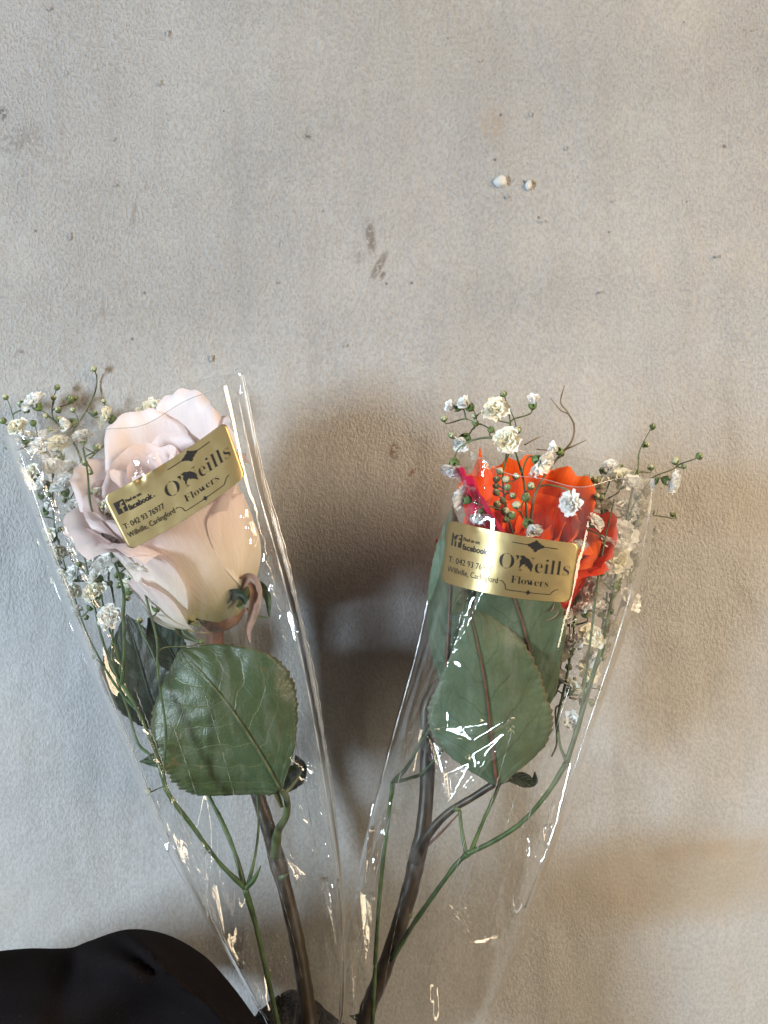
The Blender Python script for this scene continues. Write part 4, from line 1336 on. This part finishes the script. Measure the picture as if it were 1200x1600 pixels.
sleeveL = empty('clear_sleeve', P(470, 1640, 36), label='clear plastic sleeve of the left rose, its gold sticker slanting upwards', category='wrapper', group='clear flower sleeves')
bpy.context.view_layer.update()


def unshift(root):
    """children were built in world coordinates: move them into the root's space"""
    off = root.matrix_world.inverted()
    for ch in root.children:
        if ch.type == 'MESH' and not ch.get('_placed') and ch.matrix_local == Matrix.Identity(4):
            ch.matrix_local = off


fL.build(sleeveL, 'film', M['film'])
for (a, b, s, fr, r) in [(0.12, 0.99, -0.90, True, 0.34), (0.12, 0.80, -0.999, True, 0.26), (0.25, 0.99, 0.93, True, 0.32), (0.45, 1.0, 0.999, True, 0.28), (0.3, 0.86, 0.72, False, 0.20), (0.2, 0.5, -0.7, True, 0.16)]:
    edge_line(sleeveL, fL, a, b, s, fr, r)
flap(sleeveL, fL, 0.30, 1.0, 0.985, 6)
for i in range(9):
    s0 = -0.85 + 0.21 * i + random.uniform(-.06, .06)
    a = random.uniform(0.06, 0.3)
    edge_line(sleeveL, fL, a, a + random.uniform(0.15, 0.4), s0, i % 3 != 0, random.uniform(0.07, 0.15), jag=0.004)


def rim_line(root, film, front, s0, s1, rad, n=120):
    pts = []
    for i in range(n):
        s = s0 + (s1 - s0) * i / (n - 1)
        x, y, d = film.surface(1.0, np.array([s]), front)
        pts.append(P(float(x[0]), float(y[0]), float(d[0])))
    g = tube_geo(pts, rad * 0.001, 5)
    new_obj('rim', mesh('rim', g[0], g[1], M['seam'], g[2]), root)


rim_line(sleeveL, fL, True, -0.99, 0.99, 0.13)
rim_line(sleeveL, fL, False, -0.99, 0.99, 0.09)


def rimR(s, front):
    s = np.asarray(s)
    k = np.clip((s + 1) / 2, 0, 1)
    if front:
        return 44 * np.sin(np.pi * k) * (1 - k * 0.4) + 4 * np.sin(s * 8)
    return -10 * np.sin(np.pi * k)


rowsR = [
    (0.00, 548, 1650, 690, 1650, 36, 10, 10, 1.1),
    (0.06, 530, 1580, 768, 1580, 38, 14, 12, 1.8),
    (0.18, 545, 1440, 822, 1440, 40, 22, 14, 1.7),
    (0.34, 575, 1290, 880, 1290, 42, 34, 13, 1.1),
    (0.50, 610, 1150, 925, 1150, 44, 42, 14, 0.3),
    (0.66, 648, 1010, 972, 1010, 44, 48, 18, 0.2),
    (0.82, 676, 870, 1010, 880, 44, 52, 28, 0.15),
    (0.92, 690, 780, 1026, 800, 42, 55, 30, 0.15),
    (1.00, 722, 700, 1032, 742, 40, 57, 28, 0.2),
]
creR = [
    (True, 640, 1120, 560, 1430, 3.0, 7), (True, 1008, 760, 925, 1090, 2.6, 4), (True, 925, 1090, 870, 1260, 1.0, 4), (True, 700, 1400, 750, 1475, 2.6, 5), (True, 750, 1475, 790, 1455, 2.0, 4),
    (True, 800, 1400, 815, 1435, 2.4, 4), (True, 735, 1480, 700, 1410, 2.0, 5), (True, 900, 960, 902, 1120, 1.8, 3), (True, 735, 925, 690, 1060, 3.2, 9), (True, 757, 705, 742, 830, 3.2, 9),
    (True, 672, 1145, 800, 1130, 4.0, 8), (True, 675, 1150, 702, 1265, 3.6, 7), (True, 702, 1265, 800, 1140, 3.2, 6), (True, 565, 1400, 575, 1560, 3.0, 8), (True, 590, 1440, 575, 1590, -2.6, 7), (True, 552, 1380, 548, 1590, 2.4, 6),
    (True, 855, 1260, 845, 1330, 1.2, 6), (True, 640, 1600, 700, 1500, 1.4, 6), (True, 870, 1290, 800, 1500, 0.8, 5), (False, 600, 1230, 590, 1500, 2.0, 6),
]
facR = [(True, ((672, 1138), (806, 1122), (742, 1162)), 0), (True, ((668, 1146), (694, 1164), (702, 1268)), 0), (True, ((694, 1204), (744, 1182), (702, 1266)), 0), (True, ((728, 1180), (740, 1204), (804, 1134)), 0),
        (True, ((846, 1290), (872, 1286), (852, 1332)), 0), (True, ((752, 704), (768, 704), (738, 832)), 0), (True, ((744, 815), (756, 745), (732, 832)), 0), (True, ((736, 925), (750, 925), (688, 1064)), 0),
        (True, ((558, 1385), (592, 1395), (570, 1540)), 2), (True, ((576, 1290), (590, 1290), (566, 1400)), 1), (True, ((590, 1235), (606, 1180), (628, 1110)), 0), (True, ((556, 1330), (572, 1300), (594, 1225)), 0),
        (True, ((700, 1408), (720, 1420), (748, 1478)), 2), (True, ((722, 1470), (750, 1478), (790, 1458)), 1), (True, ((800, 1402), (822, 1412), (802, 1436)), 0), (True, ((545, 1470), (560, 1465), (552, 1590)), 1)]
calmR = [(800, 875, 130, 90)]
fR = Film(rowsR, 11, creR, facR, rimR, power=3.2, calm=calmR)
sleeveR = empty('clear_sleeve', P(620, 1650, 36), label='clear plastic sleeve of the right rose, its gold sticker nearly level', category='wrapper', group='clear flower sleeves')
bpy.context.view_layer.update()
fR.build(sleeveR, 'film', M['film'])
for (a, b, s, fr, r) in [(0.2, 0.98, 0.93, True, 0.36), (0.15, 0.85, -0.97, True, 0.24), (0.05, 0.45, -0.8, True, 0.18), (0.35, 0.7, 0.62, True, 0.15)]:
    edge_line(sleeveR, fR, a, b, s, fr, r)
for i in range(9):
    s0 = -0.85 + 0.21 * i + random.uniform(-.06, .06)
    a = random.uniform(0.04, 0.25)
    edge_line(sleeveR, fR, a, a + random.uniform(0.15, 0.4), s0, i % 3 != 0, random.uniform(0.07, 0.15), jag=0.004)
rim_line(sleeveR, fR, True, -0.99, 0.99, 0.12)
rim_line(sleeveR, fR, False, -0.99, 0.99, 0.09)


# ------------------------------------------------------------------ stickers
def fancy(s):
    """the serif letters of the built-in font's mathematical alphabet"""
    out = ''
    for ch in s:
        if 'A' <= ch <= 'Z':
            out += chr(0x1D400 + ord(ch) - 65)
        elif 'a' <= ch <= 'z':
            out += chr(0x1D41A + ord(ch) - 97)
        else:
            out += ch
    return out


_tc = {}


def text_geo(s, size, offset=0.0, width=None, xscale=1.0):
    key = (s, size, offset, width)
    cu = bpy.data.curves.new('print', 'FONT')
    cu.body = s
    cu.size = size
    cu.offset = offset
    cu.resolution_u = 3
    o = bpy.data.objects.new('print', cu)
    COL.objects.link(o)
    bpy.context.view_layer.update()
    me = bpy.data.meshes.new_from_object(o.evaluated_get(bpy.context.evaluated_depsgraph_get()))
    vs = [tuple(v.co)[:2] for v in me.vertices]
    fs = [tuple(p.vertices) for p in me.polygons]
    bpy.data.objects.remove(o)
    bpy.data.meshes.remove(me)
    if vs:
        x0, x1 = min(v[0] for v in vs), max(v[0] for v in vs)
        k = (width / (x1 - x0)) if width else xscale
        vs = [((x - x0) * k, y) for x, y in vs]
    return vs, fs


def poly_geo(pts):
    return list(pts), [tuple(range(len(pts)))]


def line_geo(pts, w):
    vs, fs = [], []
    for i, p in enumerate(pts):
        a = pts[max(0, i - 1)]
        b = pts[min(len(pts) - 1, i + 1)]
        dx, dy = b[0] - a[0], b[1] - a[1]
        l = math.hypot(dx, dy) or 1
        vs.append((p[0] - dy / l * w / 2, p[1] + dx / l * w / 2))
        vs.append((p[0] + dy / l * w / 2, p[1] - dx / l * w / 2))
    for i in range(len(pts) - 1):
        fs.append((2 * i, 2 * i + 1, 2 * i + 3, 2 * i + 2))
    return vs, fs


def sticker(root, film, corners, top_bow, bot_bow, label):
    """sticker coordinates: x 0..50 mm, y 0..25 mm"""
    TL, TR, BR, BL = corners
    cache = {}

    def S(x, y, lift):
        u, v = x / 50.0, y / 25.0
        px = (TL[0] * (1 - u) + TR[0] * u) * v + (BL[0] * (1 - u) + BR[0] * u) * (1 - v)
        py = (TL[1] * (1 - u) + TR[1] * u) * v + (BL[1] * (1 - u) + BR[1] * u) * (1 - v)
        bow = top_bow * v + bot_bow * (1 - v)
        wv = 4 * u * (1 - u)
        px += bow[0] * wv
        py += bow[1] * wv
        return P(px, py, grid(u, v) + 0.35 + lift)
    NU, NV = 30, 14
    G = np.zeros((NV, NU))
    for j in range(NV):
        for i in range(NU):
            u, v = -0.05 + 1.1 * i / (NU - 1), -0.05 + 1.1 * j / (NV - 1)
            px = (TL[0] * (1 - u) + TR[0] * u) * v + (BL[0] * (1 - u) + BR[0] * u) * (1 - v)
            py = (TL[1] * (1 - u) + TR[1] * u) * v + (BL[1] * (1 - u) + BR[1] * u) * (1 - v)
            G[j, i] = film.front_depth(px, py)

    def grid(u, v):
        a = min(NU - 1.001, max(0, (u + 0.05) / 1.1 * (NU - 1)))
        b = min(NV - 1.001, max(0, (v + 0.05) / 1.1 * (NV - 1)))
        i, j = int(a), int(b)
        a -= i
        b -= j
        return (G[j, i] * (1 - a) + G[j, i + 1] * a) * (1 - b) + (G[j + 1, i] * (1 - a) + G[j + 1, i + 1] * a) * b
    # foil with rounded corners: rows whose ends pull in
    nx, ny, rc = 48, 26, 2.6
    vs, uvs = [], []
    for j in range(ny):
        q = j / (ny - 1)
        y = 25 * (0.5 - 0.5 * math.cos(math.pi * q))
        e = max(0, rc - y, y - (25 - rc))
        ins = rc - math.sqrt(max(0, rc * rc - e * e))
        for i in range(nx):
            x = ins + (50 - 2 * ins) * i / (nx - 1)
            vs.append(S(x, y, 0))
            uvs.append((x / 50, y / 25))
    st = new_obj('sticker', mesh('sticker', vs, grid_faces(nx, ny), M['gold'], uvs), root, label=label)
    sm = st.modifiers.new('thickness', 'SOLIDIFY')
    sm.thickness = 0.00012
    sm.offset = -1

    def put(name, geo, x, y, sx=1.0):
        v, f = geo
        o = new_obj(name, mesh(name, [S(x + a * sx, y + b, 0.14) for a, b in v], f, M['ink'], smooth=False), st)
        return o
    put('print', text_geo('Find us on:', 1.9, 0.05, 6.2), 6.6, 18.4)
    put('print', text_geo('facebook', 3.3, 0.10, 9.6), 6.5, 14.9)
    put('print', poly_geo([(0, 0), (0.5, 0), (0.5, 0.5), (0, 0.5)]), 16.4, 15.0)
    put('print', text_geo('T: 042 93 76977', 3.4, 0.0, 16.4), 2.0, 8.6)
    put('print', text_geo('Willville, Carlingford', 3.3, 0.0, 19.2), 2.0, 4.7)
    put('print', text_geo(fancy('O'), 8.8, -0.24, 5.6), 20.8, 11.2)
    put('print', text_geo('\u2019', 8.8, -0.1, 1.1), 26.9, 11.2)
    put('print', text_geo(fancy('N'), 8.8, -0.18, 6.0), 28.2, 11.2)
    put('print', text_geo(fancy('eills'), 8.8, -0.20, 13.0), 34.6, 11.2)
    put('print', text_geo(fancy('Flowers'), 4.4, -0.09, 14.2), 26.2, 5.9)
    LX, LY = 0.78, 1.08
    put('logo', poly_geo([(x * LX, y * LY) for x, y in [(0, 0), (2.3, 0), (2.3, 1.95), (1.65, 1.95), (1.65, 2.75), (2.3, 2.75), (2.3, 3.3), (2.6, 4.0), (3.3, 4.3), (4.3, 4.3), (4.3, 4.9), (0, 4.9)]]), 2.3, 15.2)
    put('logo', poly_geo([(x * LX, y * LY) for x, y in [(3.25, 0), (4.9, 0), (4.9, 4.9), (4.3, 4.9), (4.3, 3.5), (3.6, 3.5), (3.25, 3.2), (3.25, 2.75), (4.2, 2.75), (4.05, 1.95), (3.25, 1.95)]]), 2.3, 15.2)
    # rules and ornaments
    put('ornament', line_geo([(24.8 + i * 1.0, 21.9) for i in range(8)], 0.28), 0, 0)
    put('ornament', line_geo([(35.9 + i * 0.9, 21.9) for i in range(8)], 0.28), 0, 0)
    orn = []
    for i in range(48):
        a = 2 * math.pi * i / 48
        r = 1.0 + 0.30 * abs(math.cos(a * 3)) + 0.5 * abs(math.cos(a)) ** 5
        orn.append((math.cos(a) * r * 1.75, math.sin(a) * r * 1.25))
    put('ornament', poly_geo(orn), 33.8, 21.9)
    put('ornament', poly_geo([(-0.3, 0), (0.3, 0), (0.7, 0.9), (0, 1.5), (-0.7, 0.9)]), 33.8, 22.8)
    put('ornament', poly_geo([(0.3, 0), (-0.3, 0), (-0.8, -0.9), (0, -1.6), (0.8, -0.9)]), 33.8, 20.9)
    low = [(21.8, 5.9), (22.6, 6.1), (23.4, 5.6), (24.2, 4.6), (24.6, 3.0)] + [(25.2 + i * 1.36, 2.9) for i in range(13)] + [(42.2, 3.8), (43.2, 4.8), (44.4, 5.1)]
    put('ornament', line_geo(low, 0.24), 0, 0)
    put('ornament', poly_geo([(0, -1.0), (0.9, 0), (0, 1.0), (-0.9, 0)]), 33.2, 2.9)
    # dark bird-like mark that sits across the capital
    bird = [(0.2, 6.6), (1.5, 6.9), (2.3, 6.2), (3.6, 5.6), (4.6, 4.1), (5.4, 2.5), (5.0, 1.2), (4.3, 2.1), (3.7, 1.2), (3.3, 2.2), (2.5, 1.9), (2.6, 3.0), (1.3, 2.6), (0.2, 0.6), (0.5, 2.6), (0.2, 4.2), (0.8, 5.4)]
    put('ornament', poly_geo([(x, y * 0.85) for x, y in bird]), 28.3, 11.5)
    return st


class Bow:
    def __init__(s, x, y):
        s.v = (x, y)

    def __mul__(s, k):
        return np.array(s.v) * k


stL = sticker(sleeveL, fL, ((160, 776), (352, 658), (384, 744), (202, 860)), Bow(2, 6), Bow(2, 6), 'gold foil sticker slanting up to the right')
stR = sticker(sleeveR, fR, ((700, 812), (906, 850), (892, 941), (688, 908)), Bow(0, 4), Bow(0, 8), 'gold foil sticker lying nearly level')


# ------------------------------------------------------------------ sleeve of the person who holds them
person = empty('person', P(100, 1640, 60), label='black coat sleeve of the person holding the flowers, low on the left', category='person')
bpy.context.view_layer.update()


def cloth_arm():
    top = catmull([(-220, 1560), (-120, 1510), (-20, 1489), (40, 1482), (85, 1482), (114, 1480), (140, 1470), (200, 1452), (260, 1460), (315, 1490), (350, 1525), (385, 1570), (420, 1625), (450, 1700)], 12)
    n = len(top)
    m = 40
    vs, uvs = [], []
    for i in range(n):
        x, y = top[i]
        for k in range(m):
            a = -1.2 + (k / (m - 1)) * 3.9
            # half tube: from behind, over the top, down the front
            yy = y + 165 * (1 - math.cos(a)) * 0.95
            dd = 66 + 46 * math.sin(a)
            f1 = 20 * math.exp(-(((x - 215) * 0.8 - (yy - 1460) * 0.9 + 10) / 16) ** 2) * math.exp(-((yy - 1500) / 110) ** 2)
            f2 = -6.0 * math.exp(-((x - 115 + (yy - 1475) * 0.2) / 22) ** 2) * math.exp(-((yy - 1490) / 60) ** 2)
            f3 = 5 * math.sin((x * 0.6 + yy) * 0.028) + 3 * noise.noise(Vector((x * .012, yy * .02, 2)))
            f4 = 12 * math.exp(-(((x - 290) * 0.5 - (yy - 1560) * 0.9) / 22) ** 2)
            wgt = max(0, min(1, a * 1.4))
            vs.append(P(x, yy, dd + (f1 + f2 + f3 + f4) * wgt))
            uvs.append((i / n, k / m))
    return mesh('sleeve', vs, grid_faces(m, n), M['cloth'], uvs)


new_obj('sleeve', cloth_arm(), person)
vs = []
cc = catmull([(395, 1590, 22), (425, 1562, 24), (455, 1546, 24), (490, 1560, 22), (512, 1580, 20), (540, 1600, 18), (575, 1625, 16)], 10)
n = len(cc)
for i in range(n):
    for k in range(20):
        a = -1.4 + 3.6 * k / 19
        fz = 1.2 * noise.noise(Vector((i * .5, k * .5, 0)))
        vs.append(P(cc[i][0] + fz * 2, cc[i][1] + 90 * (1 - math.cos(a)) + fz * 3, cc[i][2] - 4 + 16 * math.sin(a) + fz))
new_obj('cuff', mesh('cuff', vs, grid_faces(20, n), M['cuff']), person, label='dark grey knitted cuff behind the left sleeve')

# everything built in world coordinates goes into its owner's space
bpy.context.view_layer.update()
I4 = Matrix.Identity(4)
for root in (white, orange, sleeveL, sleeveR, person):
    inv = root.matrix_world.inverted()
    for ch in root.children:
        if ch.matrix_local == I4 and ch.name.split('.')[0] != 'petal':
            ch.matrix_local = inv
